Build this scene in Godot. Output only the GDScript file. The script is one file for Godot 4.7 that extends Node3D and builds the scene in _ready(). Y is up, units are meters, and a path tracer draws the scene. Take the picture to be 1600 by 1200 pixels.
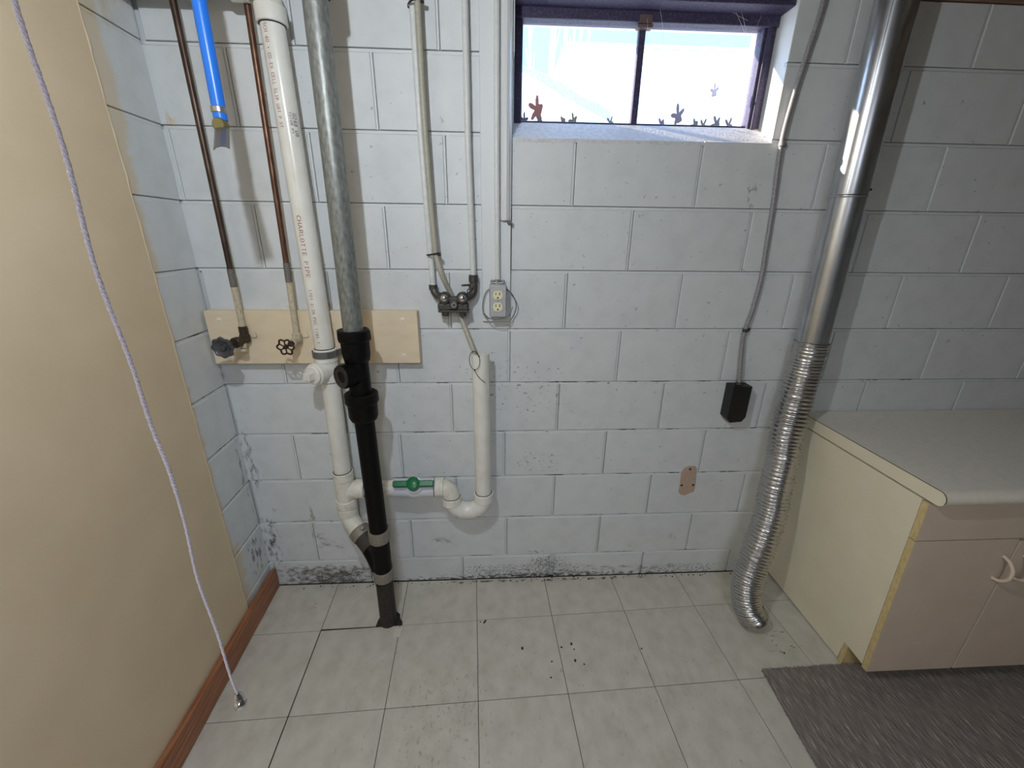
extends Node3D
# A basement corner: painted concrete block wall with drain pipes, a small window, a metal duct, a counter unit and vinyl tiles.

const OMNI := 0.61
const FILL := 1.9

class MB:
	var v := PackedVector3Array()
	var n := PackedVector3Array()
	var u := PackedVector2Array()
	var u2 := PackedVector2Array()
	var lay := 0 # 1 back wall, 2 left strip, 3 floor
	func tri(a: Vector3, b: Vector3, c: Vector3, na: Vector3, nb: Vector3, nc: Vector3, ua := Vector2(), ub := Vector2(), uc := Vector2()) -> void:
		var g := (b - a).cross(c - a)
		if g.length_squared() < 1e-16:
			return
		if g.dot(na + nb + nc) > 0.0:
			v.append_array([a, c, b]); n.append_array([na, nc, nb]); u.append_array([ua, uc, ub])
		else:
			v.append_array([a, b, c]); n.append_array([na, nb, nc]); u.append_array([ua, ub, uc])
	func quad(a: Vector3, b: Vector3, c: Vector3, d: Vector3, nn: Vector3) -> void:
		tri(a, b, c, nn, nn, nn)
		tri(a, c, d, nn, nn, nn)
	func quadn(p: Array, q: Array) -> void:
		tri(p[0], p[1], p[2], q[0], q[1], q[2])
		tri(p[0], p[2], p[3], q[0], q[2], q[3])
	# chamfered box
	func box(lo: Vector3, hi: Vector3, b := 0.002, xf := Transform3D()) -> void:
		var c := (lo + hi) * 0.5
		var h := (hi - lo) * 0.5
		b = minf(b, minf(h.x, minf(h.y, h.z)) * 0.9)
		var faces := [[Vector3.RIGHT, Vector3.UP, Vector3.BACK], [Vector3.UP, Vector3.BACK, Vector3.RIGHT], [Vector3.BACK, Vector3.RIGHT, Vector3.UP]]
		for f in faces:
			for s in [-1.0, 1.0]:
				var nn: Vector3 = f[0] * s
				var hx: float = absf(h.dot(f[0])); var hy: float = absf(h.dot(f[1])) - b; var hz: float = absf(h.dot(f[2])) - b
				var o: Vector3 = c + nn * hx
				var p := []
				for k in [[-1, -1], [1, -1], [1, 1], [-1, 1]]:
					p.append(xf * (o + f[1] * (hy * k[0]) + f[2] * (hz * k[1])))
				quad(p[0], p[1], p[2], p[3], (xf.basis * nn).normalized())
		if b <= 0.0:
			return
		for f in faces: # twelve edges along axis f[0]
			for s in [-1.0, 1.0]:
				for t in [-1.0, 1.0]:
					var ha: float = absf(h.dot(f[0])) - b
					var hy: float = absf(h.dot(f[1])); var hz: float = absf(h.dot(f[2]))
					var p1: Vector3 = c + f[1] * (s * hy) + f[2] * (t * (hz - b))
					var p2: Vector3 = c + f[1] * (s * (hy - b)) + f[2] * (t * hz)
					var n1: Vector3 = (xf.basis * (f[1] * s)).normalized(); var n2: Vector3 = (xf.basis * (f[2] * t)).normalized()
					var ax: Vector3 = f[0] * ha
					quadn([xf * (p1 - ax), xf * (p1 + ax), xf * (p2 + ax), xf * (p2 - ax)], [n1, n1, n2, n2])
		for sx in [-1.0, 1.0]:
			for sy in [-1.0, 1.0]:
				for sz in [-1.0, 1.0]:
					var q := Vector3(sx * h.x, sy * h.y, sz * h.z) + c
					var a := q - Vector3(0, sy * b, sz * b)
					var bb := q - Vector3(sx * b, 0, sz * b)
					var cc := q - Vector3(sx * b, sy * b, 0)
					tri(xf * a, xf * bb, xf * cc, (xf.basis * Vector3(sx, 0, 0)).normalized(), (xf.basis * Vector3(0, sy, 0)).normalized(), (xf.basis * Vector3(0, 0, sz)).normalized())
	# tube along a path; r is a float or an array of radii
	func tube(path: Array, r, segs := 20, caps := true, closed := false, flat := 1.0) -> void:
		var m := path.size()
		var ts := []
		for i in m:
			var a: Vector3 = path[(i - 1 + m) % m] if (i > 0 or closed) else path[0]
			var b: Vector3 = path[(i + 1) % m] if (i < m - 1 or closed) else path[m - 1]
			ts.append((b - a).normalized())
		var up: Vector3 = Vector3.UP if absf(ts[0].y) < 0.9 else Vector3.BACK
		var e1: Vector3 = (up - ts[0] * up.dot(ts[0])).normalized()
		var rings := []
		var norms := []
		var dist := 0.0
		var ds := []
		for i in m:
			var t: Vector3 = ts[i]
			e1 = (e1 - t * e1.dot(t)).normalized()
			var e2 := t.cross(e1)
			var rr: float = r[i] if r is Array else r
			if i > 0:
				dist += path[i].distance_to(path[i - 1])
			ds.append(dist)
			var slope := 0.0
			if r is Array:
				var i0 := maxi(i - 1, 0); var i1 := mini(i + 1, m - 1)
				var l: float = path[i0].distance_to(path[i1])
				if l > 1e-6:
					slope = (r[i1] - r[i0]) / l
			var ring := []
			var nr := []
			for k in segs + 1:
				var an := TAU * k / segs
				var dirv := e1 * cos(an) + e2 * (sin(an) * flat)
				ring.append(path[i] + dirv * rr)
				nr.append((e1 * cos(an) * flat + e2 * sin(an) - t * slope).normalized())
			rings.append(ring)
			norms.append(nr)
		for i in (m if closed else m - 1):
			var j := (i + 1) % m
			for k in segs:
				var ua := Vector2(float(k) / segs, ds[i]); var ub := Vector2(float(k + 1) / segs, ds[i])
				var uc := Vector2(float(k + 1) / segs, ds[j]); var ud := Vector2(float(k) / segs, ds[j])
				tri(rings[i][k], rings[i][k + 1], rings[j][k + 1], norms[i][k], norms[i][k + 1], norms[j][k + 1], ua, ub, uc)
				tri(rings[i][k], rings[j][k + 1], rings[j][k], norms[i][k], norms[j][k + 1], norms[j][k], ua, uc, ud)
		if caps and not closed:
			for e in [0, m - 1]:
				var nn: Vector3 = -ts[0] if e == 0 else ts[m - 1]
				for k in segs:
					tri(path[e], rings[e][k], rings[e][k + 1], nn, nn, nn)
	# profile of (radius, height) turned round the local y axis
	func lathe(prof: Array, xf := Transform3D(), segs := 28, lobes := 0, depth := 0.0) -> void:
		var m := prof.size()
		for i in m - 1:
			var a: Vector2 = prof[i]; var b: Vector2 = prof[i + 1]
			var d := b - a
			if d.length() < 1e-7:
				continue
			var own := Vector2(d.y, -d.x).normalized()
			var na := own; var nb := own
			if i > 0:
				var p: Vector2 = a - prof[i - 1]
				var o := Vector2(p.y, -p.x).normalized()
				if o.dot(own) > 0.75:
					na = (o + own).normalized()
			if i < m - 2:
				var p: Vector2 = prof[i + 2] - b
				var o := Vector2(p.y, -p.x).normalized()
				if o.dot(own) > 0.75:
					nb = (o + own).normalized()
			for k in segs:
				var q := []
				var qn := []
				for w in [[k, a, na], [k + 1, a, na], [k + 1, b, nb], [k, b, nb]]:
					var an: float = TAU * w[0] / segs
					var mul := 1.0 + depth * cos(lobes * an) if lobes > 0 else 1.0
					q.append(xf * Vector3(cos(an) * w[1].x * mul, w[1].y, sin(an) * w[1].x * mul))
					qn.append((xf.basis * Vector3(cos(an) * w[2].x, w[2].y, sin(an) * w[2].x)).normalized())
				quadn(q, qn)
	# flat polygon in the plane of xf's x and z, pushed out along its y from y0 to y1, upper edge chamfered
	func prism(poly: PackedVector2Array, y0: float, y1: float, bev := 0.0, xf := Transform3D()) -> void:
		var top := poly
		if bev > 0.0:
			var inset := Geometry2D.offset_polygon(poly, -bev, Geometry2D.JOIN_MITER)
			if inset.size() == 1 and inset[0].size() == poly.size():
				top = inset[0]
				var best := 0
				for k in top.size():
					if top[k].distance_to(poly[0]) < top[best].distance_to(poly[0]):
						best = k
				var turned := PackedVector2Array()
				for k in top.size():
					turned.append(top[(k + best) % top.size()])
				if Geometry2D.is_polygon_clockwise(turned) != Geometry2D.is_polygon_clockwise(poly):
					turned.reverse()
					turned = PackedVector2Array([turned[turned.size() - 1]]) + turned.slice(0, turned.size() - 1)
				top = turned
			else:
				bev = 0.0
		var up := (xf.basis * Vector3.UP).normalized()
		var ix := Geometry2D.triangulate_polygon(top)
		for k in range(0, ix.size(), 3):
			tri(xf * Vector3(top[ix[k]].x, y1, top[ix[k]].y), xf * Vector3(top[ix[k + 1]].x, y1, top[ix[k + 1]].y), xf * Vector3(top[ix[k + 2]].x, y1, top[ix[k + 2]].y), up, up, up)
		ix = Geometry2D.triangulate_polygon(poly)
		for k in range(0, ix.size(), 3):
			tri(xf * Vector3(poly[ix[k]].x, y0, poly[ix[k]].y), xf * Vector3(poly[ix[k + 1]].x, y0, poly[ix[k + 1]].y), xf * Vector3(poly[ix[k + 2]].x, y0, poly[ix[k + 2]].y), -up, -up, -up)
		var cw := Geometry2D.is_polygon_clockwise(poly)
		for k in poly.size():
			var a := poly[k]; var b := poly[(k + 1) % poly.size()]
			var d := (b - a)
			var o := Vector3(d.y, 0, -d.x) * (-1.0 if cw else 1.0)
			o = (xf.basis * o).normalized()
			quad(xf * Vector3(a.x, y0, a.y), xf * Vector3(b.x, y0, b.y), xf * Vector3(b.x, y1 - bev, b.y), xf * Vector3(a.x, y1 - bev, a.y), o)
			if bev > 0.0:
				var ta := top[k]; var tb := top[(k + 1) % top.size()]
				var p := [xf * Vector3(a.x, y1 - bev, a.y), xf * Vector3(b.x, y1 - bev, b.y), xf * Vector3(tb.x, y1, tb.y), xf * Vector3(ta.x, y1, ta.y)]
				quadn(p, [o, o, up, up])
	func ball(c: Vector3, r: Vector3, segs := 14, rows := 8) -> void:
		for i in rows:
			for k in segs:
				var q := []
				var qn := []
				for w in [[i, k], [i, k + 1], [i + 1, k + 1], [i + 1, k]]:
					var la: float = PI * w[0] / rows; var lo: float = TAU * w[1] / segs
					var d := Vector3(sin(la) * cos(lo), cos(la), sin(la) * sin(lo))
					q.append(c + d * r); qn.append((d / r).normalized())
				quadn(q, qn)
	func mesh() -> ArrayMesh:
		var a := []
		a.resize(Mesh.ARRAY_MAX)
		a[Mesh.ARRAY_VERTEX] = v
		a[Mesh.ARRAY_NORMAL] = n
		a[Mesh.ARRAY_TEX_UV] = u
		if lay > 0:
			for p in v:
				if lay == 1:
					u2.append(Vector2(clampf((p.x + 1.08) / 3.4, 0.001, 0.999), clampf(1.0 - p.y / 2.15, 0.001, 0.999)))
				elif lay == 2:
					u2.append(Vector2(clampf(p.z / 0.22, 0.002, 0.998), clampf(1.0 - p.y / 2.15, 0.001, 0.999)))
				else:
					u2.append(Vector2(clampf((p.x + 1.1) / 2.6, 0.002, 0.998), clampf(p.z / 1.8, 0.002, 0.998)))
			a[Mesh.ARRAY_TEX_UV2] = u2
		var am := ArrayMesh.new()
		am.add_surface_from_arrays(Mesh.PRIMITIVE_TRIANGLES, a)
		return am

var used := {}
var rng := RandomNumberGenerator.new()
var M := {}

func numbered(called: String) -> String:
	used[called] = used.get(called, 0) + 1
	return called if used[called] == 1 else "%s_%03d" % [called, used[called] - 1]

func tag(o: Node3D, label: String, category: String, group := "", kind := "") -> Node3D:
	if label: o.set_meta("label", label)
	if category: o.set_meta("category", category)
	if group: o.set_meta("group", group)
	if kind: o.set_meta("kind", kind)
	return o

func thing(called: String, at: Vector3, label: String, category: String, group := "", kind := "") -> Node3D:
	var o := Node3D.new()
	o.name = numbered(called)
	add_child(o)
	o.position = at
	return tag(o, label, category, group, kind)

# commits a shape built in world coordinates as one named mesh under parent
func put(called: String, b: MB, m: Material, parent: Node3D = null, label := "") -> MeshInstance3D:
	var o := MeshInstance3D.new()
	o.mesh = b.mesh()
	o.material_override = m
	if parent:
		o.name = called
		parent.add_child(o, true)
		o.position = -world_at(parent)
		if label: o.set_meta("label", label)
	else:
		o.name = numbered(called)
		add_child(o)
	return o

func world_at(o: Node3D) -> Vector3:
	var p := Vector3()
	while o and o != self:
		p += o.position
		o = o.get_parent() as Node3D
	return p

func col(r: float, g: float, b: float) -> Color:
	return Color(r / 255.0, g / 255.0, b / 255.0)

func plain(c: Color, rough := 0.6, metal := 0.0, spec := 0.5) -> StandardMaterial3D:
	var m := StandardMaterial3D.new()
	m.albedo_color = c
	m.roughness = rough
	m.metallic = metal
	m.metallic_specular = spec
	return m

func noise(freq: float, seed_: int, octaves := 4) -> FastNoiseLite:
	var f := FastNoiseLite.new()
	f.noise_type = FastNoiseLite.TYPE_SIMPLEX_SMOOTH
	f.seed = seed_
	f.frequency = freq
	f.fractal_octaves = octaves
	return f

func ntex(freq: float, seed_: int, stops: Array, size := 512, octaves := 4) -> NoiseTexture2D:
	var t := NoiseTexture2D.new()
	t.width = size
	t.height = size
	t.seamless = true
	t.noise = noise(freq, seed_, octaves)
	var g := Gradient.new()
	var off := PackedFloat32Array()
	var cs := PackedColorArray()
	for s in stops:
		off.append(s[0]); cs.append(s[1])
	g.offsets = off
	g.colors = cs
	t.color_ramp = g
	return t

# a material of two or three tones spread by noise, with a fine relief, mapped on the object's own axes
func grain(stops: Array, freq: float, scale: Vector3, rough := 0.6, metal := 0.0, relief := 0.0, seed_ := 1, octaves := 4) -> StandardMaterial3D:
	var m := plain(Color.WHITE, rough, metal)
	m.albedo_texture = ntex(freq, seed_, stops, 512, octaves)
	m.uv1_triplanar = true
	m.uv1_scale = scale
	if relief > 0.0:
		m.heightmap_enabled = true
		m.heightmap_texture = ntex(freq * 2.0, seed_ + 50, [[0.0, Color.BLACK], [1.0, Color.WHITE]], 512, octaves)
		m.heightmap_scale = relief
	return m

func fillet(pts: Array, r: float, steps := 8) -> Array:
	var out := [pts[0]]
	for i in range(1, pts.size() - 1):
		var p: Vector3 = pts[i]
		var a: Vector3 = (pts[i - 1] - p); var b: Vector3 = (pts[i + 1] - p)
		var rr := minf(r, minf(a.length(), b.length()) * 0.98)
		var pa := p + a.normalized() * rr; var pb := p + b.normalized() * rr
		for k in steps + 1:
			var t := float(k) / steps
			out.append(pa.lerp(p, t).lerp(p.lerp(pb, t), t))
	out.append(pts[pts.size() - 1])
	return out

func spline(pts: Array, steps := 10) -> Array:
	var out := []
	var m := pts.size()
	for i in m - 1:
		var p0: Vector3 = pts[maxi(i - 1, 0)]; var p1: Vector3 = pts[i]; var p2: Vector3 = pts[i + 1]; var p3: Vector3 = pts[mini(i + 2, m - 1)]
		for k in steps:
			out.append(p1.cubic_interpolate(p2, p0, p3, float(k) / steps))
	out.append(pts[m - 1])
	return out

func frame_to(at: Vector3, dir: Vector3) -> Transform3D: # local y along dir
	var y := dir.normalized()
	var x := (Vector3.RIGHT - y * y.x).normalized() if absf(y.x) < 0.9 else (Vector3.BACK - y * y.z).normalized()
	return Transform3D(Basis(x, y, x.cross(y)), at)

func collar(b: MB, at: Vector3, dir: Vector3, r: float, l: float, e := 0.002) -> void: # short closed ring or cup along dir
	b.lathe([Vector2(0, 0), Vector2(r - e, 0), Vector2(r, e), Vector2(r, l - e), Vector2(r - e, l), Vector2(0, l)], frame_to(at, dir))

# stains: matter with grain and outlines of its own, laid over the paint on the second set of coordinates
func stain(im: Image, box: Rect2, lo: Vector2, size: Vector2, c: Color, amount: float, freq: Vector2, bias: float, soft: float, seed_: int, edge := 0.5, bottom := false) -> void:
	var w := im.get_width(); var h := im.get_height()
	var f := noise(1.0, seed_, 4)
	var x0 := clampi(int((box.position.x - lo.x) / size.x * w), 0, w - 1); var x1 := clampi(int((box.end.x - lo.x) / size.x * w), 0, w - 1)
	var y0 := clampi(int((1.0 - (box.end.y - lo.y) / size.y) * h), 0, h - 1); var y1 := clampi(int((1.0 - (box.position.y - lo.y) / size.y) * h), 0, h - 1)
	for py in range(y0, y1 + 1):
		var ty := float(py - y0) / maxf(1.0, y1 - y0)
		for px in range(x0, x1 + 1):
			var tx := float(px - x0) / maxf(1.0, x1 - x0)
			var wx := minf(1.0, minf(tx, 1.0 - tx) / edge)
			var wy := minf(1.0, (ty / edge) if bottom else minf(ty, 1.0 - ty) / edge)
			var x := lo.x + size.x * px / w; var y := lo.y + size.y * (1.0 - float(py) / h)
			var s := f.get_noise_2d(x * freq.x, y * freq.y) + bias - (1.0 - wx * wy) * 0.9
			var a := smoothstep(0.0, soft * 1.25, s) * minf(1.0, amount * 1.25) * clampf(0.86 + 1.1 * f.get_noise_2d(x * freq.x * 6.0 + 40.0, y * freq.y * 6.0), 0.0, 1.0)
			if a <= 0.004:
				continue
			var o := im.get_pixel(px, py)
			var na := a + o.a * (1.0 - a)
			var rgbm := (c * a + o * (o.a * (1.0 - a))) / maxf(na, 1e-4)
			im.set_pixel(px, py, Color(rgbm.r, rgbm.g, rgbm.b, na))

func _ready() -> void:
	rng.seed = 11
	# ---------------------------------------------------------------- camera, sky, sun, lamps, exposure
	var cam := Camera3D.new()
	cam.name = "camera"
	cam.fov = rad_to_deg(2.0 * atan(600.0 / 636.6))
	cam.near = 0.02
	cam.far = 200.0
	cam.transform = Transform3D(Basis(Vector3.UP, -0.0539) * Basis(Vector3.RIGHT, -0.3487) * Basis(Vector3.BACK, 0.0114), Vector3(-0.0895, 1.4602, 1.4374))
	add_child(cam)
	cam.current = true
	var env := Environment.new()
	env.background_mode = Environment.BG_SKY
	var sky := Sky.new()
	var sm := ProceduralSkyMaterial.new()
	sm.sky_top_color = Color(0.62, 0.78, 1.0)
	sm.sky_horizon_color = Color(0.90, 0.96, 1.0)
	sm.ground_horizon_color = Color(0.75, 0.80, 0.84)
	sm.ground_bottom_color = Color(0.5, 0.5, 0.5)
	sm.sky_energy_multiplier = 2.6
	sm.ground_energy_multiplier = 2.0
	sky.sky_material = sm
	env.sky = sky
	env.tonemap_mode = Environment.TONE_MAPPER_LINEAR
	env.tonemap_exposure = 1.06
	env.sdfgi_enabled = true
	env.ssao_enabled = true
	env.ssil_enabled = true
	var we := WorldEnvironment.new()
	we.name = "environment"
	we.environment = env
	add_child(we)
	var sun := DirectionalLight3D.new()
	sun.name = "sun"
	sun.light_color = Color(1.0, 0.93, 0.86)
	sun.light_energy = 6.0
	sun.light_angular_distance = 0.6
	sun.sky_mode = DirectionalLight3D.SKY_MODE_LIGHT_ONLY
	sun.shadow_enabled = true
	add_child(sun)
	sun.look_at_from_position(Vector3.ZERO, Vector3(1.0, -0.36, 0.36), Vector3.UP)

	materials()
	shell()
	window_and_outside()
	lamps()
	drain_pipe()
	waste_stack()
	water_pipes()
	blue_pipe()
	laundry()
	electrics()
	ducts()
	counter_unit()
	small_things()

func materials() -> void:
	M.paint_base = [[0.0, col(208, 211, 211)], [0.45, col(219, 222, 222)], [1.0, col(226, 229, 229)]]
	M.white = plain(col(226, 226, 222), 0.5)
	M.painted_pipe = grain([[0.0, col(206, 208, 206)], [1.0, col(224, 226, 224)]], 0.02, Vector3(4, 4, 4), 0.42)
	M.pvc = grain([[0.0, col(226, 222, 210)], [0.6, col(236, 234, 226)], [1.0, col(240, 238, 230)]], 0.01, Vector3(3, 2, 3), 0.22)
	M.old_pvc = grain([[0.0, col(196, 188, 160)], [0.3, col(226, 222, 208)], [0.7, col(234, 231, 220)], [1.0, col(238, 236, 228)]], 0.012, Vector3(7, 7, 7), 0.38, 0.0, 0.0, 4)
	M.valve_white = plain(col(228, 232, 240), 0.28)
	M.green = plain(col(10, 112, 66), 0.35)
	M.red_print = plain(col(150, 70, 82), 0.6)
	M.black_print = plain(col(45, 45, 45), 0.6)
	M.cast_black = grain([[0.0, col(6, 6, 6)], [0.6, col(11, 10, 10)], [1.0, col(22, 20, 19)]], 0.02, Vector3(6, 6, 6), 0.5, 0.0, 0.02, 7)
	M.cast_black.metallic_specular = 0.3
	M.rusty_iron = grain([[0.0, col(26, 22, 20)], [0.5, col(46, 40, 36)], [1.0, col(78, 64, 52)]], 0.02, Vector3(8, 8, 8), 0.7, 0.0, 0.04, 9)
	M.galvanized = grain([[0.0, col(92, 92, 84)], [0.3, col(120, 122, 117)], [0.6, col(134, 137, 133)], [0.86, col(148, 151, 147)], [1.0, col(206, 206, 198)]], 0.02, Vector3(9, 3, 9), 0.42, 0.35, 0.02, 12, 5)
	M.rubber = plain(col(62, 56, 52), 0.7)
	M.steel_band = grain([[0.0, col(120, 114, 104)], [1.0, col(172, 164, 152)]], 0.03, Vector3(8, 8, 8), 0.5, 0.3, 0.0, 13)
	M.steel = plain(col(180, 180, 178), 0.3, 0.85)
	M.chrome = plain(col(215, 215, 215), 0.12, 1.0)
	M.copper = grain([[0.0, col(78, 56, 46)], [0.5, col(108, 78, 64)], [1.0, col(142, 106, 88)]], 0.014, Vector3(9, 2, 9), 0.38, 0.75, 0.0, 15)
	M.dark_copper = grain([[0.0, col(62, 52, 47)], [0.5, col(84, 68, 60)], [1.0, col(112, 92, 80)]], 0.014, Vector3(9, 2, 9), 0.4, 0.7, 0.0, 16)
	M.solder = grain([[0.0, col(60, 58, 54)], [0.5, col(120, 116, 108)], [1.0, col(176, 170, 160)]], 0.05, Vector3(10, 10, 10), 0.55, 0.3, 0.0, 17)
	M.cream_pipe = grain([[0.0, col(150, 138, 116)], [0.35, col(196, 184, 158)], [1.0, col(214, 202, 176)]], 0.02, Vector3(9, 5, 9), 0.5, 0.0, 0.0, 18)
	M.dark_brass = grain([[0.0, col(38, 33, 27)], [0.5, col(70, 60, 47)], [1.0, col(112, 98, 76)]], 0.03, Vector3(9, 9, 9), 0.5, 0.45, 0.0, 19)
	M.wheel_gray = plain(col(92, 94, 100), 0.3, 0.55)
	M.wheel_brown = grain([[0.0, col(36, 20, 18)], [1.0, col(70, 38, 32)]], 0.04, Vector3(9, 9, 9), 0.5, 0.1, 0.0, 20)
	M.bronze = grain([[0.0, col(48, 46, 44)], [0.5, col(84, 80, 76)], [1.0, col(132, 128, 122)]], 0.03, Vector3(11, 11, 11), 0.45, 0.5, 0.03, 21)
	M.blue = plain(col(36, 122, 232), 0.32)
	M.brass = plain(col(128, 120, 76), 0.36, 0.5)
	M.beige_board = grain([[0.0, col(227, 208, 178)], [0.5, col(232, 214, 184)], [1.0, col(235, 218, 189)]], 0.01, Vector3(2, 4, 2), 0.55, 0.0, 0.006, 22)
	M.beige_wall = grain([[0.0, col(220, 199, 166)], [0.5, col(224, 203, 170)], [1.0, col(228, 207, 175)]], 0.006, Vector3(1.2, 1.2, 1.2), 0.6, 0.0, 0.008, 23)
	M.hose = grain([[0.0, col(160, 156, 140)], [1.0, col(184, 180, 164)]], 0.02, Vector3(8, 8, 8), 0.45, 0.0, 0.0, 24)
	M.black_plastic = plain(col(14, 14, 15), 0.45)
	M.tie = plain(col(18, 18, 18), 0.5)
	M.box_metal = grain([[0.0, col(176, 177, 180)], [1.0, col(196, 197, 200)]], 0.02, Vector3(10, 10, 10), 0.42, 0.25, 0.0, 25)
	M.ivory = plain(col(232, 226, 190), 0.35)
	M.slot = plain(col(30, 26, 22), 0.8)
	M.cable = grain([[0.0, col(110, 108, 110)], [0.5, col(150, 148, 150)], [1.0, col(190, 188, 190)]], 0.03, Vector3(12, 12, 12), 0.5, 0.2, 0.0, 26)
	M.duct = grain([[0.0, col(182, 184, 188)], [0.5, col(200, 202, 206)], [1.0, col(214, 216, 220)]], 0.012, Vector3(4, 1.2, 4), 0.28, 1.0, 0.0, 27)
	M.foil = grain([[0.0, col(176, 174, 172)], [1.0, col(214, 212, 210)]], 0.03, Vector3(6, 6, 6), 0.26, 1.0, 0.03, 28)
	M.cream = grain([[0.0, col(228, 219, 192)], [1.0, col(234, 226, 200)]], 0.008, Vector3(1.5, 1.5, 1.5), 0.5, 0.0, 0.0, 29)
	M.cream_front = grain([[0.0, col(216, 197, 177)], [1.0, col(222, 204, 184)]], 0.008, Vector3(1.5, 1.5, 1.5), 0.5, 0.0, 0.0, 30)
	M.raw_edge = grain([[0.0, col(196, 172, 118)], [0.5, col(208, 186, 132)], [1.0, col(218, 198, 148)]], 0.02, Vector3(6, 3, 6), 0.7, 0.0, 0.03, 31)
	M.laminate = grain([[0.0, col(228, 221, 206)], [0.5, col(235, 228, 213)], [1.0, col(238, 231, 217)]], 0.02, Vector3(3, 3, 3), 0.36, 0.0, 0.0, 32)
	M.dark = plain(col(30, 26, 24), 0.9)
	M.wood_trim = grain([[0.0, col(128, 78, 50)], [0.45, col(158, 101, 67)], [0.7, col(172, 114, 78)], [1.0, col(192, 134, 96)]], 0.012, Vector3(12, 12, 0.8), 0.4, 0.0, 0.02, 33)
	M.sill_wood = grain([[0.0, col(112, 88, 72)], [1.0, col(160, 132, 112)]], 0.012, Vector3(1.0, 14, 14), 0.75, 0.0, 0.05, 34)
	M.joist = grain([[0.0, col(120, 110, 98)], [1.0, col(156, 146, 132)]], 0.012, Vector3(14, 14, 1.0), 0.75, 0.0, 0.0, 35)  # ceiling wood out of view, toned to keep bounced light low
	M.grout = plain(col(46, 40, 34), 0.9)
	M.frame_flare_tint = grain([[0.0, col(46, 42, 64)], [0.6, col(66, 60, 88)], [1.0, col(96, 86, 102)]], 0.03, Vector3(6, 6, 6), 0.6, 0.0, 0.0, 36)  # purple in this dark frame colour stands in for lens flare
	M.cord = grain([[0.0, col(136, 120, 142)], [0.4, col(222, 210, 224)], [1.0, col(250, 246, 250)]], 0.06, Vector3(30, 30, 30), 0.8, 0.0, 0.0, 37)
	M.carpet = grain([[0.0, col(116, 106, 101)], [0.45, col(134, 123, 117)], [0.7, col(146, 135, 128)], [0.84, col(160, 149, 140)], [1.0, col(222, 210, 198)]], 0.03, Vector3(5.0, 5.0, 0.9), 0.95, 0.0, 0.4, 38, 5)
	M.room = plain(col(150, 150, 148), 0.7)  # walls out of view, grey chosen to keep bounced light low
	# concrete block paint, fine pores, with the wall's stains on the second coordinates
	M.block = []
	for k in 3:
		var m := grain([[0.0, col(211 - k, 214 - k, 215 - k)], [0.45, col(217 - k, 220 - k, 221 - k)], [1.0, col(221 - k, 224 - k, 225 - k)]], 0.008, Vector3(2.2, 2.2, 2.2), 0.56, 0.0, 0.005, 40 + k, 5)
		m.detail_enabled = true
		m.detail_uv_layer = BaseMaterial3D.DETAIL_UV_2
		m.detail_blend_mode = BaseMaterial3D.BLEND_MODE_MIX
		M.block.append(m)

const WALL_LO := Vector2(-1.08, 0.0)
const WALL_SIZE := Vector2(3.4, 2.15)
const COURSE := 0.2032
const COURSE0 := 0.1267

func brick(b: MB, x0: float, x1: float, y0: float, y1: float, zb: float, zf: float, e: float) -> void:
	var n := Vector3.BACK
	var f := [Vector3(x0 + e, y0 + e, zf), Vector3(x1 - e, y0 + e, zf), Vector3(x1 - e, y1 - e, zf), Vector3(x0 + e, y1 - e, zf)]
	var m := [Vector3(x0, y0, zf - e), Vector3(x1, y0, zf - e), Vector3(x1, y1, zf - e), Vector3(x0, y1, zf - e)]
	var g := [Vector3(x0, y0, zb), Vector3(x1, y0, zb), Vector3(x1, y1, zb), Vector3(x0, y1, zb)]
	b.quad(f[0], f[1], f[2], f[3], n)
	var side := [Vector3.DOWN, Vector3.RIGHT, Vector3.UP, Vector3.LEFT]
	for k in 4:
		var j := (k + 1) % 4
		b.quadn([m[k], m[j], f[j], f[k]], [side[k], side[k], n, n])
		b.quad(g[k], g[j], m[j], m[k], side[k])

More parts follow.
